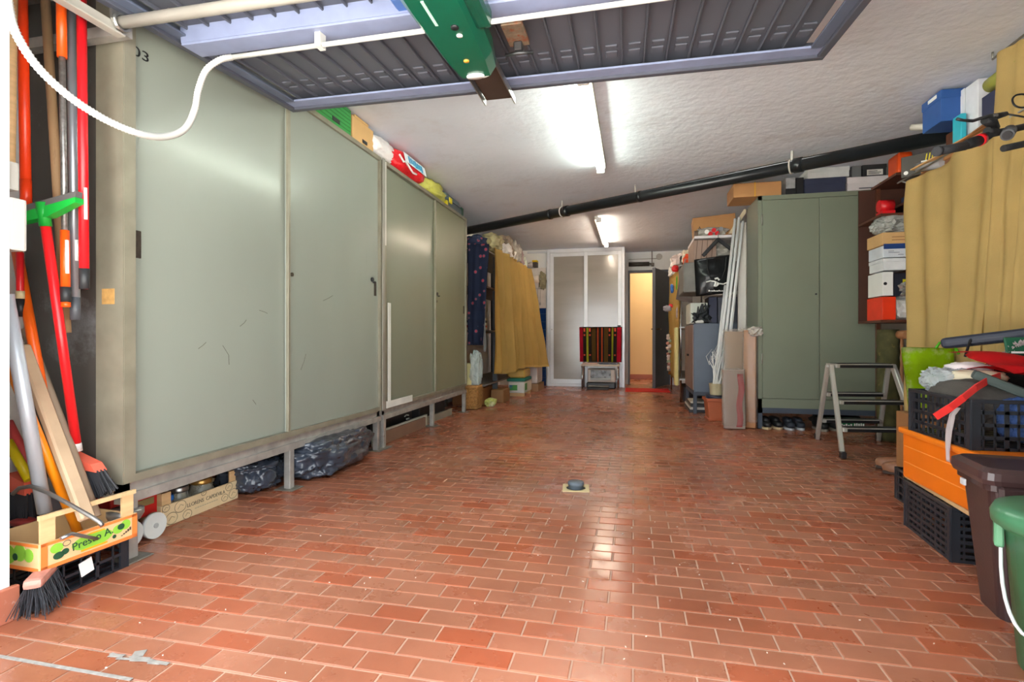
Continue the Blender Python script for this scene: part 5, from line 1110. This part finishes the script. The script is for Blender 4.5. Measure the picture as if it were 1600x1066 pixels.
t = thing('striped_box', 'brown striped box under the top board of the white rack', 'box', (.78, 6.6, 1.72), 0)
B().bb(-.12, -.3, 0, .12, .3, .25, .003).make('box_body', mat('#a58b7d', .7, var=.05), t)
for i in range(4): b = B(); b.prism([(-.1 + i * .055, -.302, .0), (-.094 + i * .055, -.302, .0), (-.076 + i * .055, -.302, .25), (-.082 + i * .055, -.302, .25)], (0, .004, 0)); b.make('dark_stripe', mat('#5e4b40', .7), t)
B().bb(.55, 6.28, 1.385, 1.18, 6.95, 1.72, .01).top('linen_stack', mat('#7f7d78', .8, var=.2, vsc=6), 'grey stack of linen behind the black carrier bag on the rack', 'linen')
t = boxp('cardboard_box', 'cardboard box marked with a black letter on top of the white rack', .92, 6.6, 2.012, .46, .3, .26, CARD, 0)
t.rotation_euler = (0, R(-4), R(-3)); TM[t.name] = Matrix.Translation(t.location)
text('A', .06, BLACK, t, (-.16, -.152, .13), FNY)
b = B(); b.blob((.86, 6.37, 2.065), (.34, .14, .11), .3, 3, 17, 3, True, zmin=2.012); b.top('plastic_bag', FILMG, 'clear bag of red and white rolls before the lettered cardboard box', 'bag')
for i, (x, z, M) in enumerate(((.80, 2.06, WPLAST), (.875, 2.075, RED), (.95, 2.085, mat('#8d8f92', .5)), (.84, 2.035, RED), (.91, 2.04, RED))):
    b = B(); b.cyl((x, 6.29, z), (x, 6.33, z), .024, n=14); b.top('bobbin', M, ('white round roll end in front of the clear bag', 'upper red roll end in front of the clear bag', 'grey roll end in front of the clear bag', 'lower left red roll end in front of the clear bag', 'lower right red roll end in front of the clear bag')[i], 'roll')
b = B(); b.cyl((.69, 6.33, 2.012), (.69, 6.33, 2.08), .022, n=12); b.top('small_jar', mat('#6f5f53', .4), 'small brown jar at the left end of the rack top', 'jar')
# white poles
POL = mat('#e8eaea', .45, var=.03)
for i, (a, c, r) in enumerate((((1149, 342), (1119, 606), .016), ((1155, 340), (1124, 610), .015), ((1161, 346), (1130, 608), .015), ((1158, 372), (1133, 604), .013), ((1133, 446), (1116, 604), .013))):
    A = PY(*a, 6.16); C = PZ(c[0], 640, 0); C = PY(c[0], c[1], 6.03); C2 = A + (C - A) * 1.0
    b = B(); b.cyl(A, C, r, n=12); b.top('white_pole', POL, ('first and leftmost of the tall white poles by the slate cabinet', 'second of the tall white poles by the slate cabinet', 'third of the tall white poles, ending highest on the right', 'thin fourth white pole behind the others by the slate cabinet', 'shorter white pole ending below the black carrier bag')[i], 'pole')
# terracotta planter with pot
tp = thing('terracotta_planter', 'square terracotta planter before the slate cabinet', 'planter', (.86, 6.0, 0), R(4))
TC = mat('#b4603c', .6, var=.08)
tub([(.10, .10, 0), (.105, .105, .01), (.105, .105, .02), (.095, .095, .025), (.112, .112, .2), (.125, .125, .205), (.125, .125, .235), (.115, .115, .235), (.11, .11, .215)], None, TC, tp, 'planter_body', .012)
b = B(); b.lathe([(.001, .215), (.11, .215), (.11, .26), (.10, .262), (.001, .262)], n=20); b.make('dark_bag_lining', mat('#20243a', .5, bump=.3, bs=20), tp)
pp = thing('flower_pot', 'small cream round pot with white branches on the terracotta planter', 'pot', (.86, 6.0, .263))
B().lathe([(.06, 0), (.068, .005), (.075, .12), (.078, .122), (.07, .122), (.068, .1), (.001, .1)], n=24).make('pot', mat('#e0d5ac', .5), pp)
for i in range(6):
    a = i * 1.05; x, y = .03 * cos(a), .03 * sin(a); ex = (i - 2.5) * .035
    b = B(); b.tube([(x, y, .1), (x + ex * .6, y, .26), (x + ex * 1.2, y - .01, .36 + .05 * (i % 3))], [.011, .008, .004], 6); b.make('branch', WPLAST, pp)
b = B()
for i in range(14):
    x0 = random.uniform(-.07, .07); z0 = random.uniform(.25, .38); b.tube([(x0, 0, z0), (x0 + random.uniform(-.06, .03), -.01, z0 + .09), (x0 + random.uniform(-.08, .06), -.01, z0 + .17)], [.004, .0025, .001], 5)
o = b.make('twigs', WPLAST, pp); o['kind'] = 'stuff'
# wrapped boards
def wrapped(label, px, dim, M, rz, tilt, name='wrapped_board', film=FILM):
    t = thing(name, label, 'board', px, rz, rx=tilt)
    B().bb(-dim[0] / 2, -dim[1] / 2, .0, dim[0] / 2, dim[1] / 2, dim[2], .004).make('board', M, t)
    b = B()
    def sh(u, v):
        a = 2 * pi * u; ca, sa = cos(a), sin(a); k = 1 + .05 * noise.noise(Vector((ca * 3, sa * 3, v * 9))) ; q_ = 1 / max(abs(ca), abs(sa)) ** .6
        return Vector(((dim[0] / 2 + .014) * ca * k * q_, (dim[1] / 2 + .016) * sa * k * q_, dim[2] * (.06 + .965 * v) + .03 * noise.noise(Vector((ca * 4, sa * 4, v * 5 + 3)))))
    b.grid(sh, 28, 22, 0, False); b.make('plastic_wrap', film, t); return t
A = PZ(1168, 664, 0); wrapped('tall film-wrapped wooden board leaning beside the locker', (1.09, 5.50, .004), (.11, .05, .94), mat('#b27a4c', .6, var=.12), R(-20), R(-2))
wrapped('brown board in cloudy film leaning behind the red package', (.99, 5.62, .004), (.2, .03, .93), mat('#a38a70', .6), R(0), R(-3))
b = B(); b.blob((1.14, 5.49, .93), (.13, .1, .09), .4, 3, 33, 3, True); b.top('film_tuft', mat('#d8d2ca', .08, var=.2, vsc=20, tr=.35, bump=.6, bs=20), 'shiny crumpled tuft of film on top of the tall wrapped board', 'film')
rp_ = wrapped('lower film-wrapped package with a red sheet inside, beside the planter', (.935, 5.40, .004), (.19, .05, .56), mat('#a08a80', .6), R(4), R(-6), 'wrapped_package')
b = B(); b.grid(lambda u, v: Vector((.01 + .055 * u + .03 * v + .008 * sin(v * 11), -.03 + .004 * sin(u * 6 + v * 9), .02 + .5 * v)), 5, 14, .003); b.make('red_sheet', mat('#d8293f', .4), rp_)
b = B(); b.box((1.115, 5.60, .43), (.03, .05, .86), .003); b.top('wooden_batten', mat('#b98a58', .6), 'bare wooden batten standing between wrapped board and locker', 'batten')

# curtained rack in the rear
cr = thing('curtained_rack', 'chrome-legged rack behind the rear right curtain', 'rack', (.85, 8.4, 0))
for x in (.62, 1.1):
    for y in (7.5, 9.3): B().cyl((x, y, 0), (x, y, 1.9), .014, n=10).make('leg', CHROME, cr, True)
for z in (.3, 1.0, 1.83): B().bb(.6, 7.45, z, 1.14, 9.36, z + .02).make('shelf_board', LGREY, cr, True)
curtain('curtain', 'ochre curtain over the rear rack by the hall door', lambda u: Vector((.595, 9.35 - 1.9 * u, 1.9 - .12 * u)), lambda u: Vector((.585, 9.35 - 1.9 * u, .26)), (1, 0, 0), 7, .018, YCURT2, 80, 20, 2)
b = B(); b.box((.56, 7.47, .62), (.05, .2, .78), .03, seg=3); b.top('rolled_sheet', mat('#e0d38e', .6, bump=.3, bs=30), 'pale cream rolled sheet hanging at the near end of the rear curtain', 'sheet')
cols_ = ((1049, 390, 'white', FILMW, 9.0, (.25, .4, .14)), (1062, 398, 'white knotted', FILMW, 8.2, (.3, .4, .16)), (1072, 384, 'mustard', mat('#b5a02e', .5, bump=.3), 8.1, (.2, .3, .16)), (1064, 396, 'dark', BLACK, 7.7, (.12, .2, .1)), (1057, 409, 'pinkish white', mat('#d9c8c2', .5, bump=.4), 8.0, (.3, .35, .14)), (1078, 398, 'creamy', mat('#e3dac4', .5, bump=.4), 7.5, (.2, .3, .13)))
for i, (x, y, w, M, Y, s_) in enumerate(cols_):
    q = PY(x, y, Y); b = B(); b.blob((max(q.x, .68), Y, 1.85 + s_[2] * .75), (s_[0], s_[1], s_[2] * 1.7), .3, 2.6, i + 40, 3, True, zmin=1.852); b.top('plastic_bag', M, w + ' bag on top of the rear curtained rack', 'bag')
for i, (x, y, w, M, Y, s_) in enumerate(((1055, 420, 'red bag', mat('#e01616', .4), 7.6, (.09, .08, .09)), (1050, 451, 'blue cloth', mat('#3a78cf', .6), 8.3, (.05, .1, .13)), (1058, 443, 'green ribbon', mat('#4cb51e', .5), 7.8, (.03, .04, .2)), (1048, 478, 'red ball', RED, 8.2, (.06, .06, .06)), (1043, 482, 'grey cloth', mat('#9a97a0', .7), 8.2, (.12, .1, .09)), (1061, 489, 'grey pouch', mat('#9f8f8c', .5, bump=.3), 7.62, (.08, .05, .17)))):
    q = PY(x, y, Y); b = B(); b.blob((q.x - .0, Y, q.z), s_, .25, 2.6, i + 60, 3, True); b.top('hanging_item', M, w + ' hanging on the front of the rear curtain', 'trinket')
fg = thing('flower_garland', 'string of pale artificial flowers down the far edge of the rear curtain', 'garland', (.57, 8.9, .35))
b = B(); b.tube([(.565, 8.9, .95), (.56, 8.92, .6), (.565, 8.88, .33)], .004, 5); b.make('cord', mat('#5d6b45', .7), fg, True)
for i in range(14):
    b = B(); b.blob((.555 + random.uniform(-.025, .02), 8.9 + random.uniform(-.03, .03), .36 + i * .042), (.06, .06, .055), .5, 3, i, 2, True); b.make('flower', mat(('#d9c7bd', '#e6d9d0', '#b97e70', '#9aa58c')[i % 4], .7), fg, True)
b = B(); b.bb(.66, 7.6, 0, 1.0, 8.2, .2, .01); b.top('storage_box', mat('#26262a', .6), 'black box on the floor under the rear curtained rack', 'box')
# red mat
mt = B(); mt.bb(-.13, 8.78, .0005, .57, 9.32, .012, .004); mt.top('door_mat', mat('#c8140f', .85, bump=.3, bs=120), 'bright red mat on the tiles before the hall door', 'mat')
# duct and junction box over the hall door
du = thing('door_closer', 'dark grey cylinder on the wall above the hall door', 'cylinder', (.15, 10.1, 2.18))
b = B(); b.cyl((-.09, 10.12, 2.235), (.28, 10.12, 2.235), .04, n=18); b.make('cylinder', mat('#4e4a45', .4, m=.5), du, True)
b = B(); b.cyl((.28, 10.12, 2.235), (.36, 10.12, 2.225), .018, n=10); b.cyl((.33, 10.12, 2.235), (.33, 10.12, CZ), .007, n=8); b.box((.345, 10.14, 2.22), (.05, .1, .06), .006); b.make('bracket', mat('#6a6258', .4, m=.4), du, True)
jb = thing('junction_box', 'round junction box with a thin conduit on the rear wall', 'box', (.46, 10.18, 2.32))
b = B(); b.cyl((.46, 10.2, 2.37), (.46, 10.16, 2.37), .055, n=18); b.make('cover', mat('#b9b3ac', .5), jb, True)
b = B(); b.cyl((-.09, 10.19, 2.335), (.42, 10.19, 2.34), .008, n=8); b.make('conduit', mat('#c5bfb8', .5), jb, True)

# ================================================================ REAR CENTRE: CHAIR, TOWEL, PRINTER
ch = thing('low_table_chair', 'low chair with chrome legs and a flat pale seat before the sliding door', 'chair', (-.55, 9.25, 0))
q0, q1 = PY(908, 575, 9.15), PY(968, 575, 9.15)
sx0, sx1, sz = q0.x, q1.x, .42
B().bb(sx0, 9.05, sz - .03, sx1, 9.4, sz, .006).make('seat', mat('#cfbfae', .5), ch, True)
for x in (sx0 + .025, sx1 - .025):
    for y in (9.08, 9.38): B().cyl((x, y, 0), (x, y, sz - .03 if y < 9.2 else 1.03), .013, n=10).make('leg', CHROME, ch, True)
b = B(); b.cyl((sx0 + .02, 9.38, 1.02), (sx1 - .02, 9.38, 1.02), .013, n=10); b.bb(sx0 + .03, 9.375, .55, sx1 - .03, 9.39, 1.0); b.make('backrest', mat('#8a7a6a', .6), ch, True)
tw = thing('towel', 'black towel with red edges and coloured stripes hung over the chair back', 'towel', (-.55, 9.35, .45))
a0, a1 = PY(905, 512, 9.32), PY(972, 512, 9.32); tz1, tz0 = a0.z, .45; tx0, tx1 = a0.x, a1.x; wd = tx1 - tx0
def tfold(u0, u1, off=0.):
    def f(u, v):
        x = tx0 + wd * (u0 + (u1 - u0) * u) - .02 * v * ((u0 + (u1 - u0) * u) - .5); z = tz1 + (tz0 - tz1) * v
        return Vector((x, 9.345 - off + .008 * sin((u0 + (u1 - u0) * u) * 17 + v * 2) - .01 * v, z))
    return f
B().grid(tfold(0, 1), 40, 12, .006).make('cloth', mat('#2a2420', .9, var=.2, vsc=60, bump=.3, bs=200), tw, True)
B().grid(lambda u, v: Vector((tx0 + wd * u, 9.36 + .075 * v, tz1 + .012 * sin(pi * v))), 20, 6, .005).make('fold_over', mat('#2a2420', .9), tw, True)
for (u0, u1, c) in ((0, .085, '#d31436'), (.885, .985, '#d31436'), (.165, .215, '#b7bd2c'), (.76, .80, '#b7bd2c'), (.42, .455, '#e25a2c'), (.52, .55, '#e25a2c'), (.29, .39, '#6b5020'), (.585, .68, '#6b5020')):
    B().grid(tfold(u0, u1, .008), 6, 12, .003).make('stripe', mat(c, .9, bump=.3, bs=200), tw, True)
b = B()
for u in (.12, .25, .71, .84):
    for v, h_ in ((.07, .1), (.22, .05), (.8, .04)):
        P_ = tfold(0, 1, .012)(u, v); b.box(P_, (.028, .004, h_ * .6), .001)
b.make('woven_square', mat('#e0583a', .9), tw, True)
b = B(); b.bb(sx0 + .03, 9.07, sz, sx0 + .28, 9.3, sz + .018, .003); b.top('magazine', mat('#d9b7a8', .5, stain='#c9762e', ssc=8, sth=.55), 'pinkish magazine on the left of the low chair', 'magazine')
b = B(); b.bb(sx0 + .31, 9.07, sz, sx1 - .03, 9.3, sz + .022, .003); b.top('magazine', mat('#4a5468', .5, stain='#b9c0c9', ssc=9, sth=.55), 'dark magazine on the right of the low chair', 'magazine')
pr_ = thing('printer', 'silver and black printer standing under the low chair', 'printer', (-.55, 9.22, 0))
x0, x1 = PY(918, 600, 9.12).x, PY(961, 600, 9.12).x
B().bb(x0 - .02, 9.12, .0, x1 + .01, 9.42, .115, .02).make('base', BLACKP, pr_, True)
B().bb(x0, 9.12, .116, x1, 9.4, .335, .01).make('printer_body', mat('#c9c4bd', .45), pr_, True)
B().bb(x0 + .05, 9.112, .15, x1 - .07, 9.125, .32, .006).make('front_panel', mat('#7f8488', .3, var=.4, vsc=14, stain='#1b1d20', ssc=12, sth=.5), pr_, True)
B().bb(x0 + .05, 9.108, .15, x1 - .07, 9.122, .19, .004).make('paper_slot', mat('#aeb6b8', .4), pr_, True)
B().bb(x0 + .02, 8.98, .045, x1 - .1, 9.15, .065, .006).make('paper_tray', mat('#7c7a70', .4), pr_, True)
B().bb(x0 + .0, 8.97, .0, x1 - .1, 9.13, .03, .006).make('front_foot', BLACK, pr_, True)

# ================================================================ LEFT REAR: CURTAINED SHELF
ls = thing('steel_shelf', 'dark steel shelf behind the rear left curtain', 'shelf', (-2.05, 7.5, 0))
for x in (-2.36, -1.86):
    for y in ((6.33, 8.7) if x < -2 else (6.95, 8.7)): B().bb(x, y, 0, x + .06, y + .06, 1.98).make('upright', mat('#4a4e52', .45, m=.3), ls, True)
for z in (.27, .95, 1.5, 1.96): B().bb(-2.36, 6.32, z, -1.79, 8.75, z + .02).make('shelf_board', mat('#6f6a66', .5), ls, True)
XK = -1.67
curtain('curtain', 'ochre curtain on the rear left shelf, flaring out at its hem', lambda u: Vector((XK, 6.42 + 2.3 * u, 2.0 - .0 * u)), lambda u: Vector((XK + .03 + .27 * u * u, 6.42 + 2.32 * u, .42 - .02 * sin(u * 9))), (1, .1, 0), 9, .10, YCURT2, 150, 36, 3)
# dark floral cloth on the near end
FLM = bpy.data.materials.new('floral_cloth'); FLM.use_nodes = True
def floral(M):
    nt = M.node_tree; N = nt.nodes; L = nt.links; p = N['Principled BSDF']; p.inputs['Roughness'].default_value = .85
    tc = N.new('ShaderNodeTexCoord'); v = N.new('ShaderNodeTexVoronoi'); v.inputs['Scale'].default_value = 13; L.new(tc.outputs['Object'], v.inputs['Vector'])
    r = N.new('ShaderNodeValToRGB'); e = r.color_ramp.elements; e[0].position = 0; e[0].color = lin('#d9536a'); e[1].position = .34; e[1].color = lin('#26304c')
    q_ = e.new(.2); q_.color = lin('#c8566a'); w = e.new(.27); w.color = lin('#4f5a72'); L.new(v.outputs['Distance'], r.inputs[0])
    n = N.new('ShaderNodeTexNoise'); n.inputs['Scale'].default_value = 4; L.new(tc.outputs['Object'], n.inputs['Vector'])
    rr = N.new('ShaderNodeValToRGB'); rr.color_ramp.elements[0].position = .4; rr.color_ramp.elements[1].position = .44; L.new(n.outputs['Fac'], rr.inputs[0])
    mx = N.new('ShaderNodeMixRGB'); L.new(rr.outputs[0], mx.inputs[0]); mx.inputs[1].default_value = lin('#283350'); L.new(r.outputs[0], mx.inputs[2]); L.new(mx.outputs[0], p.inputs['Base Color'])
floral(FLM)
t0, t1 = PY(733, 366, 6.22), PY(764, 372, 6.22)
curtain('floral_curtain', 'dark blue curtain with red flowers beside the olive cabinet', lambda u: Vector((t0.x - .02 + (t1.x - t0.x + .02) * u, 6.24, 2.03 - .02 * u)), lambda u: Vector((t0.x - .02 + (.2) * u, 6.24, .78)), (0, 1, 0), 2.2, .03, FLM, 30, 24, 5)
b = B(); b.grid(lambda u, v: Vector((-1.80 + .03 * u, 6.28 + .02 * sin(v * 9), 1.45 - .75 * v)), 4, 10, .005); b.top('grey_cloth', mat('#9a9a9c', .8), 'narrow grey cloth between the floral curtain and the ochre curtain', 'cloth')
for i, (x, y, Y, s_, w, M) in enumerate(((745, 361, 6.5, (.26, .3, .12), 'dark floral bundle', FLM), (768, 368, 6.7, (.26, .4, .16), 'yellowish clear bag', mat('#b5ab7e', .25, var=.3, vsc=14, bump=.5, tr=.15)), (785, 372, 7.3, (.3, .5, .22), 'brown clear bag', mat('#9c8a76', .2, var=.3, vsc=12, bump=.6, tr=.25)), (786, 384, 7.1, (.24, .4, .12), 'white bag', FILMW), (800, 384, 7.7, (.26, .4, .2), 'greyish clear bag', FILMG), (797, 394, 7.6, (.2, .4, .13), 'crisp white bag', FILMW), (808, 395, 8.2, (.2, .3, .2), 'pinkish bag', mat('#a88f92', .4, var=.3, vsc=15, bump=.5)), (816, 398, 8.5, (.14, .2, .14), 'green and white bag', mat('#cfd8c6', .4, stain='#3ca53a', ssc=8, sth=.55)))):
    q = PY(x, y, Y); b = B(); b.blob((min(q.x, -1.74), Y, 1.985 + s_[2] * .7), (s_[0], s_[1], s_[2] * 1.6), .35, 2.8, i + 80, 3, True, zmin=1.985); b.top('plastic_bag', M, w + ' on top of the rear left shelf', 'bag')
# wicker basket and its contents
wk = thing('wicker_basket', 'brown wicker basket on the floor beside the olive cabinet', 'basket', (-1.93, 6.28, 0))
A, C = PY(733, 637, 6.16), PY(757, 637, 6.16); bw = (C.x - A.x) / 2 + .005
pr = []
for i in range(15): z = .012 + i * .0185; w_ = bw * (.86 + .14 * i / 14); pr += [(w_ / bw - .03, z - .006), (w_ / bw, z), (w_ / bw - .03, z + .006)]
b = B(); rings = []
tub([(bw * r_, .13 * r_, z) for r_, z in pr], None, mat('#a5773f', .7, var=.35, vsc=60, stain='#6b4522', ssc=40, sth=.58), wk, 'woven_body', .03)
tub([(bw * 1.03, .134, .268), (bw * 1.05, .137, .28), (bw * 1.03, .134, .292)], None, mat('#b9864a', .7, var=.2, vsc=60), wk, 'rim', .03)
for q, M, l, s_ in (((-1.98, 6.25, .292), mat('#cddbd8', .15, tr=.4, bump=.6, bs=30), 'clear plastic bag standing up out of the wicker basket', (.15, .18, .42)),):
    b = B(); b.blob((q[0] + .1, q[1] + .0, q[2] + .2), s_, .25, 2.5, 5, 4, True, zmin=.294); b.top('plastic_bag', M, l, 'bag')
b = B(); b.bb(-2.0, 6.2, .293, -1.92, 6.26, .56, .01); b.top('cream_carton', mat('#e3dca0', .5), 'tall cream carton in the wicker basket', 'carton')
b = B(); b.cyl((-2.035, 6.2, .293), (-2.05, 6.16, 1.0), .012, n=10); b.top('red_pole', mat('#c8102a', .4), 'red pole standing in the wicker basket against the olive cabinet', 'pole')
# things on and under the lower boards
fl = lambda px, py: PZ(px, py, 0)
t = thing('fruit_crate_small', 'white printed box on short feet under the rear left curtain', 'box', (-1.62, 7.95, 0)); 
A = PZ(792, 622, 0)
B().bb(-.2, -.26, .05, .05, .3, .22, .01).make('box_body', mat('#d9d6cc', .5), t)
for y in (-.2, .24): B().bb(-.18, y - .03, 0, .04, y + .03, .05).make('foot', WOODL, t)
B().bb(.0505, -.24, .09, .053, -.08, .19).make('green_label', mat('#3d8a35', .5), t); B().bb(-.18, -.262, .09, -.06, -.2602, .17).make('green_label', mat('#4c9a44', .5, stain='#2f5fa8', ssc=8, sth=.5), t)
b = B(); b.bb(-1.84, 7.68, .222, -1.56, 8.2, .27, .01); b.top('folder_stack', mat('#0f7a66', .5), 'green folders stacked on the white printed box', 'folders')
b = B(); b.bb(-1.84, 7.7, .272, -1.57, 8.15, .40, .02); b.top('storage_tub', mat('#d8b45a', .5, var=.12, vsc=6), 'yellow-tan tub above the green folders', 'tub')
t = thing('white_carton', 'tall white sack-covered carton on a wooden crate beside the blue wall tiles', 'carton', (-1.62, 8.72, .0))
B().bb(-.17, -.25, .0, .12, .28, .12, .004).make('wooden_base', WOODO, t)
b = B(); b.box((-.03, .02, .34), (.26, .48, .43), .03, seg=2); b.make('white_cover', mat('#dcd6d2', .5, bump=.3, bs=20), t)
b = B(); b.bb(-2.28, 6.5, 0, -1.9, 7.1, .22, .01); b.top('cardboard_box', CARDD, 'brown box on the floor under the rear left shelf', 'box')
b = B(); b.bb(-1.86, 6.85, 0, -1.68, 7.2, .18, .01); b.top('wooden_crate', mat('#8a6238', .6), 'small brown crate in front of the shelf behind the wicker basket', 'crate')
b = B(); b.blob((-1.78, 6.55, .05), (.14, .2, .1), .3, 3, 6, 3, True, zmin=0); b.top('green_bag', mat('#b9c46a', .5, stain='#e6e3c8', ssc=9, sth=.5), 'small yellow-green bag on the floor beside the wicker basket', 'bag')
t = thing('book_pile', 'pile of books on the shelf edge behind the floral curtain', 'books', (-2.05, 6.36, .972))
for i, c in enumerate(('#b9a98c', '#a33434', '#d6d0c4', '#3a3f52', '#c9c2b4')): B().bb(-.1, -.06, i * .03, .22, .2, i * .03 + .027, .002).make('book', mat(c, .6), t)
# white board with paper roll
wb_ = thing('white_board', 'white wall board with hanging utensils above the blue tiles', 'board', (-1.75, YB + .03, 1.38))
q0, q1 = PY(820, 482, YB), PY(853, 418, YB)
B().bb(q0.x - .05, YB + .018, q0.z, q1.x, YB + .038, q1.z, .003).make('board', mat('#e3dbd3', .5), wb_, True)
for i in range(6):
    x = q0.x + .06 + i * .045; b = B(); z_ = q0.z + .35 - .02 * (i % 2)
    b.cyl((x, YB + .01, z_), (x, YB + .005, z_ - .16 - .03 * (i % 3)), .005, n=6); b.blob((x, YB, z_ - .19 - .03 * (i % 3)), (.03, .012, .06), .05, 2, i, 2, False); b.make('utensil', mat('#a8a29c', .35, m=.6), wb_, True)
b = B(); b.cyl((q0.x + .02, YB + .01, q0.z + .36), (q1.x - .03, YB + .01, q0.z + .36), .004, n=6); b.make('hook_rail', STEEL, wb_, True)
pr2 = thing('paper_roll', 'white kitchen paper roll on the wall board', 'roll', (-1.75, YB - .05, 1.85))
zR = PY(832, 437, YB).z; b = B(); b.cyl((q0.x - .02, YB - .05, zR), (q1.x - .12, YB - .05, zR), .065, n=20); b.make('paper', mat('#f0e6da', .7), pr2, True)
b = B(); b.cyl((q0.x - .05, YB - .05, zR), (q1.x - .09, YB - .05, zR), .012, n=8); b.cyl((q1.x - .09, YB - .05, zR), (q1.x - .09, YB + .02, zR), .01, n=8); b.make('holder', STEEL, pr2, True)
b = B(); b.blob((q1.x - .06, YB - .01, zR - .03), (.13, .08, .3), .5, 3, 3, 3, True); b.top('dried_herbs', mat('#8d8568', .8, var=.3, vsc=20), 'small dried bunch hanging beside the paper roll', 'bunch')
b = B(); q = PY(838, 402, YB); b.bb(q.x - .05, YB - .1, q1.z + .002, q.x + .03, YB + .03, q1.z + .09, .004); b.top('small_box', mat('#4a4038', .5), 'small dark box on top of the wall board', 'box')
b = B(); b.bb(q.x - .06, YB - .1, q1.z + .092, q.x + .03, YB + .03, q1.z + .125, .004); b.top('small_box', mat('#e8c80e', .5), 'small yellow box on top of the dark box above the wall board', 'box')
b = B(); q = PY(828, 410, 9.3); b.blob((q.x, YB - .04, q1.z + .045), (.16, .12, .09), .3, 3, 3, 3, True); b.top('paper_bundle', mat('#cfc7c4', .6), 'crumpled pale paper left of the dark box on the wall board', 'paper')
